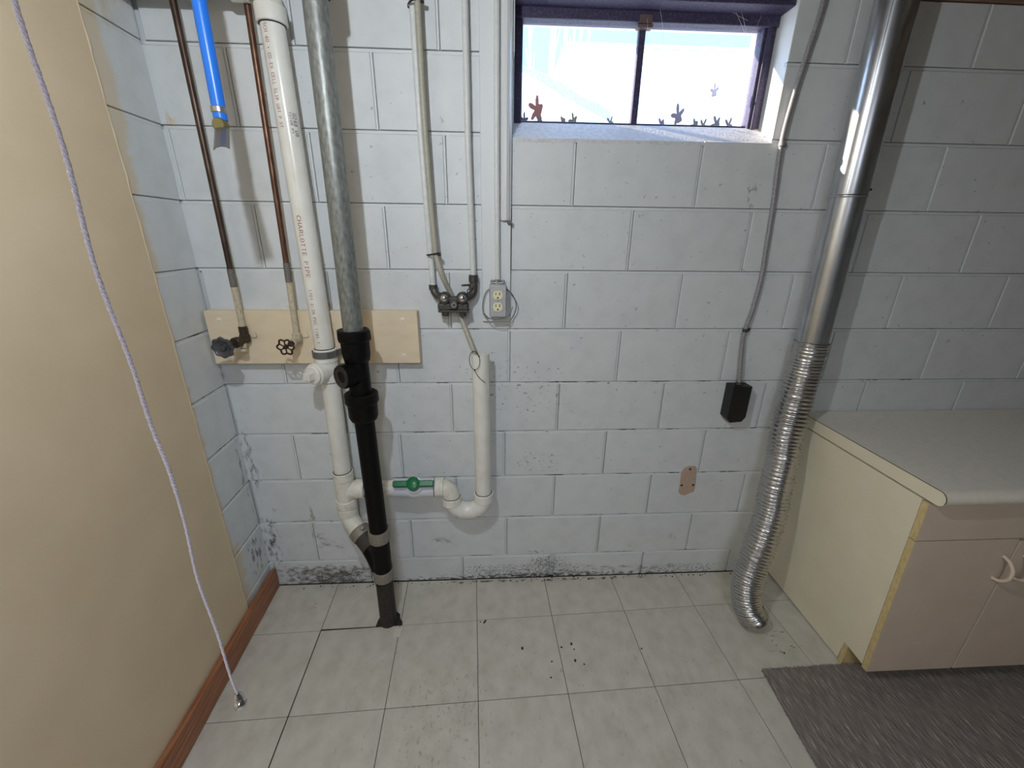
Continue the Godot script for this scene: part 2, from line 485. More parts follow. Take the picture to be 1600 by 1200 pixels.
func shell() -> void:
	# stains on the back wall: mould and dirt at the foot, in the corner and round the joints, chips and scuffs
	var im := Image.create_empty(2048, 1300, false, Image.FORMAT_RGBA8)
	im.fill(Color(0.3, 0.28, 0.27, 0.0))
	var mould := col(44, 38, 36)
	var brown := col(70, 56, 50)
	var smoke := col(110, 108, 106)
	var L := WALL_LO
	var S := WALL_SIZE
	# foot of the wall
	stain(im, Rect2(-1.06, 0.0, 0.50, 0.11), L, S, brown, 0.95, Vector2(24, 40), 0.8, 1.0, 3, 0.3, true)
	stain(im, Rect2(-0.95, 0.0, 0.36, 0.085), L, S, mould, 0.7, Vector2(90, 130), 0.2, 0.4, 4, 0.3, true)
	stain(im, Rect2(-1.06, 0.0, 2.3, 0.03), L, S, mould, 0.9, Vector2(30, 60), 0.36, 0.3, 5, 0.5, true)
	stain(im, Rect2(-0.5, 0.0, 1.6, 0.07), L, S, brown, 0.6, Vector2(20, 40), 0.35, 1.0, 26, 0.3, true)
	stain(im, Rect2(-0.45, 0.0, 1.0, 0.10), L, S, mould, 0.65, Vector2(70, 110), 0.06, 0.4, 6, 0.3, true)
	stain(im, Rect2(-0.02, 0.02, 0.34, 0.13), L, S, mould, 0.75, Vector2(80, 150), 0.18, 0.35, 7, 0.4)
	stain(im, Rect2(0.45, 0.0, 0.7, 0.07), L, S, mould, 0.6, Vector2(70, 110), 0.05, 0.4, 8, 0.35, true)
	stain(im, Rect2(0.30, 0.12, 0.45, 0.10), L, S, smoke, 0.6, Vector2(9, 16), 0.28, 0.7, 9, 0.5)
	stain(im, Rect2(0.02, 0.12, 0.16, 0.05), L, S, mould, 0.8, Vector2(50, 120), 0.16, 0.3, 10, 0.5)
	stain(im, Rect2(0.95, 0.10, 0.3, 0.24), L, S, smoke, 0.6, Vector2(8, 10), 0.30, 0.7, 11, 0.5)
	stain(im, Rect2(0.66, 0.14, 0.14, 0.11), L, S, smoke, 0.55, Vector2(12, 12), 0.2, 0.6, 111, 0.5)
	# corner and the lower left blocks
	stain(im, Rect2(-1.08, 0.05, 0.12, 0.36), L, S, mould, 0.85, Vector2(40, 16), 0.55, 0.7, 12, 0.5)
	stain(im, Rect2(-1.08, 0.35, 0.09, 0.55), L, S, mould, 0.7, Vector2(50, 14), 0.4, 0.7, 13, 0.45)
	stain(im, Rect2(-0.98, 0.13, 0.34, 0.19), L, S, smoke, 0.7, Vector2(11, 16), 0.24, 0.6, 14, 0.45)
	stain(im, Rect2(-0.74, 0.16, 0.3, 0.17), L, S, smoke, 0.6, Vector2(12, 18), 0.2, 0.6, 15, 0.45)
	stain(im, Rect2(-0.87, 0.12, 0.06, 0.42), L, S, col(140, 126, 104), 0.6, Vector2(40, 14), 0.22, 0.5, 16, 0.4)
	stain(im, Rect2(-0.45, 0.12, 0.30, 0.20), L, S, smoke, 0.5, Vector2(14, 20), 0.14, 0.6, 17, 0.45)
	stain(im, Rect2(-0.9, 0.95, 0.5, 0.12), L, S, smoke, 0.4, Vector2(12, 30), 0.0, 0.6, 18, 0.45)
	stain(im, Rect2(-0.4, 0.7, 0.8, 0.45), L, S, col(80, 78, 76), 0.7, Vector2(34, 44), -0.36, 0.2, 19, 0.3)
	stain(im, Rect2(-0.1, 0.5, 0.4, 0.2), L, S, col(60, 58, 56), 0.8, Vector2(44, 70), -0.34, 0.2, 20, 0.3)
	stain(im, Rect2(-1.06, 0.3, 3.2, 1.75), L, S, col(110, 108, 106), 0.6, Vector2(30, 34), -0.56, 0.12, 21, 0.1)
	stain(im, Rect2(-1.06, 1.215, 0.75, 0.035), L, S, col(196, 172, 132), 0.9, Vector2(22, 40), 0.16, 0.3, 22, 0.5)
	stain(im, Rect2(-1.08, 1.02, 0.05, 0.28), L, S, col(176, 156, 124), 0.8, Vector2(30, 18), 0.2, 0.4, 23, 0.5)
	stain(im, Rect2(-1.08, 1.6, 0.1, 0.5), L, S, col(205, 188, 152), 0.8, Vector2(14, 7), 0.05, 0.4, 24, 0.5)
	stain(im, Rect2(0.7, 1.45, 0.14, 0.28), L, S, col(96, 90, 96), 0.6, Vector2(30, 24), -0.12, 0.4, 25, 0.4)
	# thin dirty cracks under the lower courses
	for k in 6:
		var y: float = COURSE0 + COURSE * k
		stain(im, Rect2(-1.06, y + 0.001, 3.1, 0.006), L, S, col(52, 48, 46), 0.8, Vector2(9, 3), 0.1 - k * 0.04, 0.3, 60 + k, 0.05)
	var tex := ImageTexture.create_from_image(im)
	for m in M.block:
		m.detail_albedo = tex
	# back wall
	var w := thing("wall_back", Vector3(1.1, 0, -0.1), "", "", "", "structure")
	var b := MB.new()
	b.lay = 1
	for r in [[-1.35, -0.015, -0.02, 2.12], [0.806, 3.5, -0.02, 2.12], [-0.015, 0.806, -0.02, 1.735]]:
		b.box(Vector3(r[0], r[2], -0.2), Vector3(r[1], r[3], -0.012), 0.0)
	put("backing", b, M.block[1], w)
	var joints := [[-0.02, 0.0], [-0.025, 0.5], [-0.024, 0.0], [-0.03, 0.5], [-0.024, 0.0], [-0.037, 0.5], [-0.04, 0.0], [-0.035, 0.5], [-0.03, 0.0]]
	var mort := MB.new()
	mort.lay = 1
	for c in range(-1, 10): # courses from the floor up
		var y0 := COURSE0 + COURSE * c + 0.005 if c >= 0 else 0.0
		var y1 := COURSE0 + COURSE * (c + 1) - 0.005
		if c == -1:
			y1 = COURSE0 - 0.004
		var off := -0.03
		var half := 0.5
		if c >= 0 and c < 9:
			off = joints[8 - c][0]; half = joints[8 - c][1]
		elif c == -1:
			off = 0.0; half = 0.45
		y1 = minf(y1, 2.118)
		# bed joint above the course, a thin crack left at its upper edge
		if y1 < 2.1:
			for seg in ([[-1.05, 3.4]] if y1 < 1.72 else [[-1.05, -0.016], [0.807, 3.4]]):
				brick(mort, seg[0], seg[1], y1 - 0.001, y1 + 0.0085, -0.013, -0.0028, 0.001)
		for k in range(-4, 10):
			var x0: float = (k + half) * 0.4064 + off + 0.0045
			var x1: float = x0 + 0.4064 - 0.009
			if c == -1 and k == -1:
				x1 -= 0.02
			for piece in [[x0, x1]]:
				var list := [[maxf(x0, -1.06), minf(x1, 3.4)]]
				if y1 > 1.76:
					list = [[maxf(x0, -1.06), minf(x1, -0.015)], [maxf(x0, 0.806), minf(x1, 3.4)]]
				for q in list:
					if q[1] - q[0] < 0.012:
						continue
					var bl := MB.new()
					bl.lay = 1
					brick(bl, q[0], q[1], y0, y1, -0.013, rng.randf_range(-0.0006, 0.0008), 0.0026)
					put("concrete_block", bl, M.block[rng.randi() % 3], w)
					if q[1] < 3.35 and not (y1 > 1.76 and absf(q[1] + 0.015) < 0.001):
						brick(mort, q[1] - 0.001, q[1] + (0.0065 if c > 3 else 0.0055), y0, y1, -0.013, -0.003, 0.0008)
	put("mortar", mort, M.block[0], w)
	# bare patch where a bracket was taken off, and its three holes
	b = MB.new()
	var pp := PackedVector2Array()
	for q in [[0.701, 0.532], [0.710, 0.557], [0.731, 0.569], [0.756, 0.568], [0.765, 0.556], [0.767, 0.531], [0.772, 0.478], [0.771, 0.442], [0.749, 0.434], [0.734, 0.425], [0.714, 0.429], [0.703, 0.444], [0.703, 0.480]]:
		pp.append(Vector2(q[0], -q[1]))
	b.prism(pp, 0.0, 0.0013, 0.0, Transform3D(Basis(Vector3.RIGHT, Vector3.BACK, Vector3.DOWN), Vector3(0, 0, 0.0)))
	put("bare_patch", b, grain([[0.0, col(176, 148, 130)], [0.5, col(190, 164, 146)], [1.0, col(200, 178, 160)]], 0.03, Vector3(8, 8, 8), 0.8, 0.0, 0.04, 44), w, "bare tan patch of unpainted block")
	for q in [[0.736, 0.554], [0.712, 0.476], [0.762, 0.476]]:
		b = MB.new()
		b.lathe([Vector2(0.0048, 0.0016), Vector2(0.0048, 0.0012), Vector2(0.0035, -0.004), Vector2(0, -0.004)], Transform3D(Basis(Vector3.RIGHT, Vector3.BACK, Vector3.DOWN), Vector3(q[0], q[1], 0.0004)), 12)
		b.lathe([Vector2(0, 0.0018), Vector2(0.0046, 0.0018), Vector2(0.0046, 0.0)], Transform3D(Basis(Vector3.RIGHT, Vector3.BACK, Vector3.DOWN), Vector3(q[0], q[1], 0.0001)), 12)
		put("screw_hole", b, M.dark, w)
	# wooden plate on top of the wall
	b = MB.new()
	b.box(Vector3(-1.3, 2.12, -0.2), Vector3(3.5, 2.16, 0.004), 0.003)
	tag(put("trim_1", b, M.sill_wood), "", "", "", "structure")

	# left wall: a strip of blocks, then beige board
	var turn := atan(0.05)
	var lw := thing("wall_left", Vector3(-1.052, 0, 0), "", "", "", "structure")
	lw.rotation.y = turn
	var si := Image.create_empty(160, 1400, false, Image.FORMAT_RGBA8)
	si.fill(Color(0.8, 0.7, 0.55, 0.0))
	var beige := col(216, 200, 172)
	var ln := noise(1.0, 77, 4)
	for py in 1400:
		var y := 2.15 * (1.0 - py / 1400.0)
		var reach := 0.205
		if y > 1.0:
			reach = lerpf(0.196, 0.145, clampf((y - 1.2) / 0.6, 0.0, 1.0))
		if y < 0.37 and y > 0.05:
			reach = 0.150 + 0.04 * absf(ln.get_noise_2d(4.0, y * 22.0))
		elif y < 1.0:
			reach = 0.188
		reach += ln.get_noise_2d(1.0, y * 9.0) * 0.02 + ln.get_noise_2d(2.0, y * 60.0) * 0.008
		for px in 160:
			var z := 0.22 * px / 160.0
			var a := smoothstep(reach - 0.012, reach + 0.012, z + ln.get_noise_2d(z * 260.0, y * 260.0) * 0.012)
			if a > 0.0:
				si.set_pixel(px, py, Color(beige.r, beige.g, beige.b, a * 0.85))
	var LO := Vector2(0, 0)
	var SZ := Vector2(0.22, 2.15)
	stain(si, Rect2(0.0, 0.12, 0.13, 0.24), LO, SZ, mould, 0.9, Vector2(40, 16), 0.6, 0.7, 31, 0.5)
	stain(si, Rect2(-0.02, 0.3, 0.08, 0.6), LO, SZ, mould, 0.7, Vector2(60, 14), 0.4, 0.7, 32, 0.5)
	stain(si, Rect2(-0.03, 0.9, 0.06, 0.5), LO, SZ, col(150, 140, 120), 0.6, Vector2(40, 12), 0.1, 0.3, 33, 0.5)
	stain(si, Rect2(-0.02, 0.0, 0.2, 0.12), LO, SZ, smoke, 0.7, Vector2(20, 24), 0.2, 0.5, 34, 0.5)
	stain(si, Rect2(-0.1, 1.85, 0.4, 0.5), LO, SZ, col(204, 190, 160), 0.7, Vector2(5, 3), 0.5, 0.9, 36, 0.5)
	for k in 6:
		stain(si, Rect2(-0.02, COURSE0 + COURSE * k + 0.001, 0.2, 0.006), LO, SZ, col(40, 36, 34), 0.9, Vector2(10, 3), 0.3 - k * 0.05, 0.3, 70 + k, 0.1)
	var sm: StandardMaterial3D = M.block[1].duplicate()
	sm.detail_albedo = ImageTexture.create_from_image(si)
	b = MB.new()
	b.lay = 2
	b.box(Vector3(-0.2, -0.02, -0.02), Vector3(-0.012, 2.16, 4.4), 0.0)
	left_put("backing", b, sm, lw)
	mort = MB.new()
	mort.lay = 2
	var tr := Transform3D(Basis(Vector3.FORWARD, Vector3.UP, Vector3.RIGHT), Vector3.ZERO) # brick's x -> -z, z -> x
	for c in range(-1, 10):
		var y0 := COURSE0 + COURSE * c + 0.005 if c >= 0 else 0.0
		var y1 := minf(COURSE0 + COURSE * (c + 1) - 0.005, 2.14)
		var bl := MB.new()
		brick(bl, -0.212, -0.001, y0, y1, -0.013, rng.randf_range(-0.0006, 0.0008), 0.0026)
		turn_mb(bl, tr)
		bl.lay = 2
		left_put("concrete_block", bl, sm, lw)
		if y1 < 2.1:
			brick(mort, -0.212, -0.0, y1 - 0.001, y1 + 0.008, -0.013, -0.0028, 0.001)
	turn_mb(mort, tr)
	left_put("mortar", mort, sm, lw)
	b = MB.new()
	b.box(Vector3(-0.013, 0.0, 0.206), Vector3(0.006, 2.16, 4.4), 0.003)
	left_put("wall_board", b, M.beige_wall, lw, "beige painted wall board")
	var ridge := []
	var rr := []
	for k in 90:
		var y := 0.09 + 2.06 * k / 89.0
		ridge.append(Vector3(0.0035, y, 0.2045 + ln.get_noise_2d(9.0, y * 14.0) * 0.005))
		rr.append(0.0035 + 0.002 * absf(ln.get_noise_2d(19.0, y * 25.0)))
	b = MB.new()
	b.tube(ridge, rr, 8)
	left_put("paint_ridge", b, plain(col(216, 196, 164), 0.5), lw)
	# skirting along the left wall
	b = MB.new()
	b.box(Vector3(0.007, 0.0, 0.004), Vector3(0.026, 0.098, 4.3), 0.004)
	var bb := MeshInstance3D.new()
	bb.name = "baseboard_left"
	bb.mesh = b.mesh()
	bb.material_override = M.wood_trim
	add_child(bb)
	bb.position = Vector3(-1.052, 0, 0)
	bb.rotation.y = turn
	tag(bb, "", "", "", "structure")

	# floor: slab, then vinyl tiles one by one
	var fl := thing("floor", Vector3(1.1, 0, 2.1), "", "", "", "structure")
	b = MB.new()
	b.box(Vector3(-1.35, -0.15, -0.2), Vector3(3.5, -0.0022, 4.5), 0.0)
	put("slab", b, M.grout, fl)
	var tile_m := []
	for k in 4:
		var m := grain([[0.0, col(188, 183, 169)], [0.3, col(197, 192, 179)], [0.62, col(203, 198, 186)], [1.0, col(209, 204, 192)]], 0.01, Vector3(2.6, 2.6, 2.0), 0.5, 0.0, 0.006, 300 + k, 5)
		m.uv1_offset = Vector3(k * 0.37, 0, k * 0.61)
		m.detail_enabled = true
		m.detail_uv_layer = BaseMaterial3D.DETAIL_UV_2
		m.detail_blend_mode = BaseMaterial3D.BLEND_MODE_MIX
		tile_m.append(m)
	var fi := Image.create_empty(1280, 900, false, Image.FORMAT_RGBA8)
	fi.fill(Color(0.4, 0.38, 0.34, 0.0))
	var FL := Vector2(-1.1, 0.0)
	var FS := Vector2(2.6, 1.8)
	# image rows run with -z, so z is written as 1.8 - z
	stain(fi, Rect2(-0.55, 0.8, 0.62, 0.8), FL, FS, col(140, 134, 121), 0.6, Vector2(60, 34), -0.28, 0.3, 81, 0.3)
	stain(fi, Rect2(-1.0, 0.6, 2.2, 1.1), FL, FS, col(150, 145, 132), 0.6, Vector2(46, 26), -0.40, 0.3, 82, 0.2)
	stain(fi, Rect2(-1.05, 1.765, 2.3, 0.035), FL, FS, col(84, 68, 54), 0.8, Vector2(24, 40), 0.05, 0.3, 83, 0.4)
	stain(fi, Rect2(-0.9, 1.62, 0.16, 0.12), FL, FS, col(140, 122, 88), 0.6, Vector2(20, 26), 0.0, 0.3, 84, 0.5)
	stain(fi, Rect2(0.8, 1.3, 0.45, 0.3), FL, FS, col(96, 86, 74), 0.7, Vector2(14, 60), -0.34, 0.15, 85, 0.4)
	stain(fi, Rect2(-0.65, 1.48, 0.3, 0.2), FL, FS, col(70, 60, 50), 0.7, Vector2(30, 30), -0.12, 0.3, 86, 0.5)
	var ft := ImageTexture.create_from_image(fi)
	for m in tile_m:
		m.detail_albedo = ft
	var room := PackedVector2Array([Vector2(-1.045, 0.0035), Vector2(3.28, 0.0035), Vector2(3.28, 4.2), Vector2(-0.83, 4.2)])
	var hole := PackedVector2Array([Vector2(-0.552, 0.196), Vector2(-0.546, 0.17), Vector2(-0.53, 0.158), Vector2(-0.49, 0.156), Vector2(-0.47, 0.168), Vector2(-0.464, 0.192), Vector2(-0.452, 0.206), Vector2(-0.448, 0.240), Vector2(-0.465, 0.245), Vector2(-0.53, 0.243), Vector2(-0.556, 0.236)])
	for i in range(-2, 14):
		for j in range(-1, 14):
			var g := 0.0009
			var gl := 0.0018 if i == 0 and j >= 0 else 0.0009
			var gr := 0.0018 if i == -1 and j >= 0 else 0.0009
			if i == 0 and j == -1:
				gl = 0.0007
			var q := PackedVector2Array()
			for k in [[0, 0], [1, 0], [1, 1], [0, 1]]:
				var fx: float = i + k[0] + (gl if k[0] == 0 else -gr) / 0.3048
				var fz: float = j + k[1] + (g if k[1] == 0 else -g) / 0.3048
				if i == 0 and j == -1 and k[1] == 1:
					fz -= 0.018 if k[0] == 0 else 0.006
				q.append(Vector2(-0.7628 + fx * 0.3048 * cos(0.0338) + fz * 0.3048 * sin(0.0427), 0.2335 - fx * 0.3048 * sin(0.0338) + fz * 0.3048 * cos(0.0427)))
			var parts := Geometry2D.intersect_polygons(q, room)
			for p in parts:
				var cut := [p]
				if i in [0, 1] and j == -1:
					cut = []
					cut.append_array(Geometry2D.clip_polygons(p, hole))
				for p2 in cut:
					if p2.size() < 3:
						continue
					var tb := MB.new()
					tb.lay = 3
					tb.prism(p2, -0.0022, rng.randf_range(-0.0002, 0.0003), 0.0006)
					put("floor_tile", tb, tile_m[rng.randi() % 4], fl)
	# unseen rest of the room round the camera, toned to limit bounced light
	b = MB.new()
	b.box(Vector3(3.3, -0.02, -0.05), Vector3(3.5, 2.45, 4.5), 0.0)
	tag(put("wall_right", b, M.room), "", "", "", "structure")
	b = MB.new()
	b.box(Vector3(-1.3, -0.02, 4.2), Vector3(3.5, 2.45, 4.4), 0.0)
	tag(put("wall_front", b, M.room), "", "", "", "structure")
	b = MB.new()
	b.box(Vector3(-1.4, 2.16, -0.2), Vector3(-1.06, 2.45, 4.5), 0.0)
	b.box(Vector3(-1.3, 2.16, -0.2), Vector3(3.5, 2.45, 0.0), 0.0)
	tag(put("trim_2", b, M.joist), "", "", "", "structure")
	var ce := thing("ceiling", Vector3(1.1, 2.4, 2.1), "", "", "", "structure")
	b = MB.new()
	b.box(Vector3(-1.4, 2.40, -0.2), Vector3(3.5, 2.5, 4.5), 0.0)
	put("deck", b, M.joist, ce)
	for k in 11:
		b = MB.new()
		var x := -0.86 + 0.4064 * k
		b.box(Vector3(x, 2.16, 0.0), Vector3(x + 0.038, 2.40, 4.2), 0.002)
		put("joist", b, M.joist, ce)

func left_put(called: String, b: MB, m: Material, parent: Node3D, label := "") -> void:
	var o := MeshInstance3D.new()
	o.mesh = b.mesh()
	o.material_override = m
	o.name = called
	parent.add_child(o, true)
	if label: o.set_meta("label", label)

func turn_mb(b: MB, t: Transform3D) -> void:
	for k in b.v.size():
		b.v[k] = t * b.v[k]
		b.n[k] = t.basis * b.n[k]

func window_and_outside() -> void:
	var w := thing("window_1", Vector3(0.395, 1.8, -0.1), "", "", "", "structure")
	var b := MB.new()
	# dark steel frame: outer bars
	b.box(Vector3(-0.014, 2.074, -0.125), Vector3(0.805, 2.119, -0.075), 0.003)
	b.box(Vector3(-0.014, 2.100, -0.08), Vector3(0.805, 2.1195, -0.012), 0.002)
	b.box(Vector3(-0.014, 1.79, -0.125), Vector3(0.014, 2.08, -0.085), 0.003)
	b.box(Vector3(0.764, 1.79, -0.125), Vector3(0.805, 2.08, -0.085), 0.003)
	b.box(Vector3(-0.014, 1.785, -0.125), Vector3(0.805, 1.814, -0.098), 0.003)
	b.box(Vector3(0.774, 1.80, -0.085), Vector3(0.790, 2.075, -0.078), 0.002)
	put("window_frame", b, M.frame_flare_tint, w)
	b = MB.new()
	b.box(Vector3(0.375, 1.81, -0.118), Vector3(0.397, 2.08, -0.098), 0.003)
	put("mullion", b, M.frame_flare_tint, w)
	b = MB.new()
	b.box(Vector3(0.362, 2.06, -0.1), Vector3(0.41, 2.07, -0.075), 0.002)
	b.box(Vector3(0.366, 2.07, -0.08), Vector3(0.406, 2.092, -0.072), 0.002)
	put("latch", b, plain(col(110, 92, 90), 0.5, 0.2), w)
	var glass := StandardMaterial3D.new()
	glass.transparency = BaseMaterial3D.TRANSPARENCY_ALPHA
	glass.albedo_color = Color(0.95, 1.0, 1.0, 0.06)
	glass.roughness = 0.02
	for x in [[0.012, 0.380], [0.392, 0.766]]:
		b = MB.new()
		b.box(Vector3(x[0], 1.81, -0.111), Vector3(x[1], 2.078, -0.108), 0.0)
		put("pane", b, glass, w)
	# white outer frame beyond the glass
	b = MB.new()
	b.box(Vector3(-0.014, 2.098, -0.2), Vector3(0.805, 2.119, -0.13), 0.002)
	b.box(Vector3(-0.014, 1.78, -0.2), Vector3(0.006, 2.10, -0.13), 0.002)
	b.box(Vector3(0.789, 1.78, -0.2), Vector3(0.805, 2.10, -0.13), 0.002)
	put("outer_frame", b, plain(col(214, 208, 214), 0.6), w)
	# sloping mortar sill
	b = MB.new()
	b.prism(PackedVector2Array([Vector2(0.0005, -1.735), Vector2(0.0005, -1.742), Vector2(-0.004, -1.747), Vector2(-0.09, -1.806), Vector2(-0.2, -1.786), Vector2(-0.2, -1.735)]), -0.0145, 0.8055, 0.0, Transform3D(Basis(Vector3.BACK, Vector3.RIGHT, Vector3.DOWN), Vector3.ZERO))
	put("window_sill", b, grain([[0.0, col(196, 194, 196)], [0.5, col(216, 215, 216)], [1.0, col(226, 225, 226)]], 0.02, Vector3(5, 5, 5), 0.7, 0.0, 0.12, 91), w)

	# outside: ground, bank, house, trees, leaves
	b = MB.new()
	var gnd := PackedVector2Array([Vector2(-9, -0.21), Vector2(12, -0.21), Vector2(12, -30), Vector2(-9, -30)])
	b.prism(gnd, 1.4, 1.775)
	tag(put("ground", b, grain([[0.0, col(150, 140, 120)], [1.0, col(206, 198, 184)]], 0.02, Vector3(1, 1, 1), 0.9, 0.0, 0.0, 92)), "", "", "", "structure")
	var upright := Basis(Vector3.RIGHT, Vector3.BACK, Vector3.DOWN)
	b = MB.new()
	b.prism(PackedVector2Array([Vector2(-2.5, -1.7), Vector2(-2.5, -3.7), Vector2(-1, -3.5), Vector2(0.29, -3.25), Vector2(0.47, -3.18), Vector2(0.78, -3.02), Vector2(1.17, -2.86), Vector2(1.46, -2.73), Vector2(2.0, -2.4), Vector2(2.6, -1.7)]), 0.0, 0.7, 0.04, Transform3D(upright, Vector3(0, 0, -4.9)))
	tag(put("bank", b, grain([[0.0, col(226, 224, 220)], [1.0, col(244, 244, 242)]], 0.02, Vector3(2, 2, 2), 0.9, 0.0, 0.0, 93)), "white bank of ground seen low through the left window pane", "bank")
	var teal := grain([[0.0, col(128, 164, 166)], [0.5, col(148, 186, 188)], [1.0, col(176, 206, 206)]], 0.03, Vector3(3, 1, 3), 0.9, 0.0, 0.2, 96)
	b = MB.new()
	var hp := PackedVector2Array([Vector2(1.60, -1.7), Vector2(0.3, -1.7), Vector2(0.3, -3.62)])
	for k in 12:
		var f := k / 11.0
		hp.append(Vector2(lerpf(0.5, 1.6, f), -lerpf(3.58, 3.12, f) - rng.randf_range(-0.015, 0.02)))
	b.prism(hp, 0.0, 0.5, 0.03, Transform3D(upright, Vector3(0, 0, -5.6)))
	tag(put("hedge", b, teal), "pale blue green hedge between the bank and the white house outside", "hedge")
	b = MB.new()
	var tp := PackedVector2Array([Vector2(32, 0.0), Vector2(-26, 0.0)])
	for k in 60:
		tp.append(Vector2(lerpf(-26, 32, k / 59.0), -13.2 - rng.randf_range(0.0, 1.2)))
	b.prism(tp, 0.0, 3.0, 0.0, Transform3D(upright, Vector3(0, 0, -28)))
	tag(put("hills", b, teal), "", "", "", "structure")
	var house := thing("house", Vector3(4.5, 1.7, -7.0), "white house wall outside, filling most of the window view", "house")
	b = MB.new()
	b.box(Vector3(1.16, 1.7, -9.5), Vector3(8.5, 4.34, -6.5), 0.02)
	put("wall", b, grain([[0.0, col(244, 242, 243)], [1.0, col(250, 249, 250)]], 0.02, Vector3(1, 1, 1), 0.8, 0.0, 0.0, 94), house)
	b = MB.new()
	b.box(Vector3(1.13, 4.34, -9.6), Vector3(8.6, 4.38, -6.47), 0.01)
	put("roof", b, plain(col(236, 238, 240), 0.8), house)
	var bark := grain([[0.0, col(208, 216, 214)], [1.0, col(244, 246, 244)]], 0.03, Vector3(8, 2, 8), 0.9, 0.0, 0.2, 95)
	var spots := [[0.60, -6.0, 0.022], [0.83, -6.1, 0.062], [1.08, -5.72, 0.024], [1.18, -5.9, 0.018], [1.25, -6.08, 0.02], [1.37, -6.26, 0.016]]
	var look := ["slim white trunk nearest the left window frame, outside", "thickest white tree trunk seen through the left pane", "white stem right of the thickest trunk, by the corner of the house", "thin white stem, second one right of the thickest trunk", "thin white stem, third one right of the thickest trunk", "thin white stem farthest right, in front of the house wall"]
	for k in spots.size():
		var s: Array = spots[k]
		var t := thing("tree", Vector3(s[0], 1.7, s[1]), look[k], "tree", "trees outside the window")
		b = MB.new()
		var p := []
		var r := []
		for q in 12:
			p.append(Vector3(s[0] + sin(q * 0.7 + k) * 0.02 + (q * 0.012) * (1 if k % 2 else -1), 1.7 + q * 0.45, s[1]))
			r.append(s[2] * (1.0 - q * 0.06))
		b.tube(p, r, 10)
		put("trunk", b, bark, t)
		for q in 9:
			var h := 2.6 + q * 0.36 + rng.randf() * 0.2
			var side := -1.0 if q % 2 else 1.0
			var lean: float = (h - 1.7) / 0.45 * 0.012 * (1 if k % 2 else -1)
			var a := Vector3(s[0] + lean, h, s[1])
			var e := a + Vector3(side * rng.randf_range(0.04, 0.1), rng.randf_range(0.3, 0.6), rng.randf_range(-0.05, 0.05))
			b = MB.new()
			b.tube([a, a.lerp(e, 0.5) + Vector3(0, -0.03, 0), e], [0.009, 0.007, 0.003], 6)
			put("branch", b, bark, t)
	# fallen leaves lying against the glass
	var lf := [[0.066, 1.832, 0.085, 0.3, col(150, 72, 52)], [0.075, 1.808, 0.05, 1.2, col(86, 60, 66)], [0.025, 1.81, 0.05, -0.6, col(72, 68, 84)], [0.155, 1.806, 0.05, 1.4, col(112, 94, 70)], [0.19, 1.81, 0.052, 0.2, col(104, 88, 68)], [0.315, 1.809, 0.045, -0.3, col(84, 78, 90)], [0.49, 1.806, 0.052, 0.9, col(74, 70, 90)], [0.545, 1.828, 0.075, -0.5, col(92, 84, 104)], [0.605, 1.806, 0.052, 1.1, col(80, 74, 84)], [0.635, 1.806, 0.05, -0.9, col(90, 80, 80)], [0.68, 1.81, 0.06, 0.4, col(84, 80, 98)], [0.725, 1.808, 0.055, -0.4, col(86, 80, 88)], [0.655, 1.905, 0.05, -0.9, col(176, 172, 188)]]
	var lname := ["reddish curled leaf at the lower left of the window glass", "purple brown leaf lying under the reddish leaf", "grey leaf in the lower left corner of the window", "small tan leaf on the ledge right of the reddish leaf", "flat tan leaf midway along the left pane", "small grey leaf just left of the mullion", "small grey leaf just right of the mullion", "upright lobed grey leaf in the middle of the right pane", "low leaf right of the upright lobed leaf", "brownish low leaf in the row under the right pane", "spiky grey leaf near the right end of the ledge", "last grey leaf by the right frame bar", "pale leaf stuck high on the right pane"]
	for k in lf.size():
		var s: Array = lf[k]
		b = MB.new()
		leaf(b, Vector3(s[0], s[1], -0.128 - 0.002 * (k % 4)), s[2], s[3], k)
		tag(put("fallen_leaf", b, plain(s[4], 0.8)), lname[k], "leaf", "dead leaves against the window")
	# a few threads of cobweb at the top of the frame
	b = MB.new()
	for s in [[0.42, 2.10, 0.445, 2.02], [0.64, 2.115, 0.70, 2.05], [0.66, 2.118, 0.705, 2.045], [0.62, 2.11, 0.70, 2.085], [0.705, 2.045, 0.74, 2.1], [0.385, 2.075, 0.39, 1.99]]:
		b.tube(spline([Vector3(s[0], s[1], -0.06), Vector3((s[0] + s[2]) * 0.5 + 0.004, (s[1] + s[3]) * 0.5 - 0.004, -0.066), Vector3(s[2], s[3], -0.072)], 4), 0.0004, 5)
	tag(put("cobweb", b, plain(col(210, 206, 214), 0.9)), "thin pale cobweb threads across the top of the window frame", "cobweb", "", "stuff")

func leaf(b: MB, at: Vector3, size: float, turn: float, k: int) -> void: # a lobed, slightly curled leaf with thickness
	var pts := PackedVector2Array()
	var lobes := 5
	for i in 40:
		var t := TAU * i / 40.0
		var r := size * 0.5 * (0.62 + 0.38 * cos(t * lobes + k) * absf(sin(t * 0.5 + 0.3)))
		pts.append(Vector2(cos(t + turn) * r * 0.7, -sin(t + turn) * r))
	b.prism(pts, 0.0, 0.0012, 0.0, Transform3D(Basis(Vector3.RIGHT, Vector3.BACK, Vector3.DOWN), at + Vector3(0, size * 0.25, 0)))
	for q in b.v.size():
		var p := b.v[q]
		var d := p - at
		p.z += -d.x * d.x * 3.0 + d.y * d.y * 1.5
		p.z = clampf(p.z, -0.16, -0.114)
		b.v[q] = p
	b.tube([at + Vector3(0, size * 0.2, 0.0), at + Vector3(0.006 * (1 if k % 2 else -1), -size * 0.18, 0.001)], 0.0009, 5)

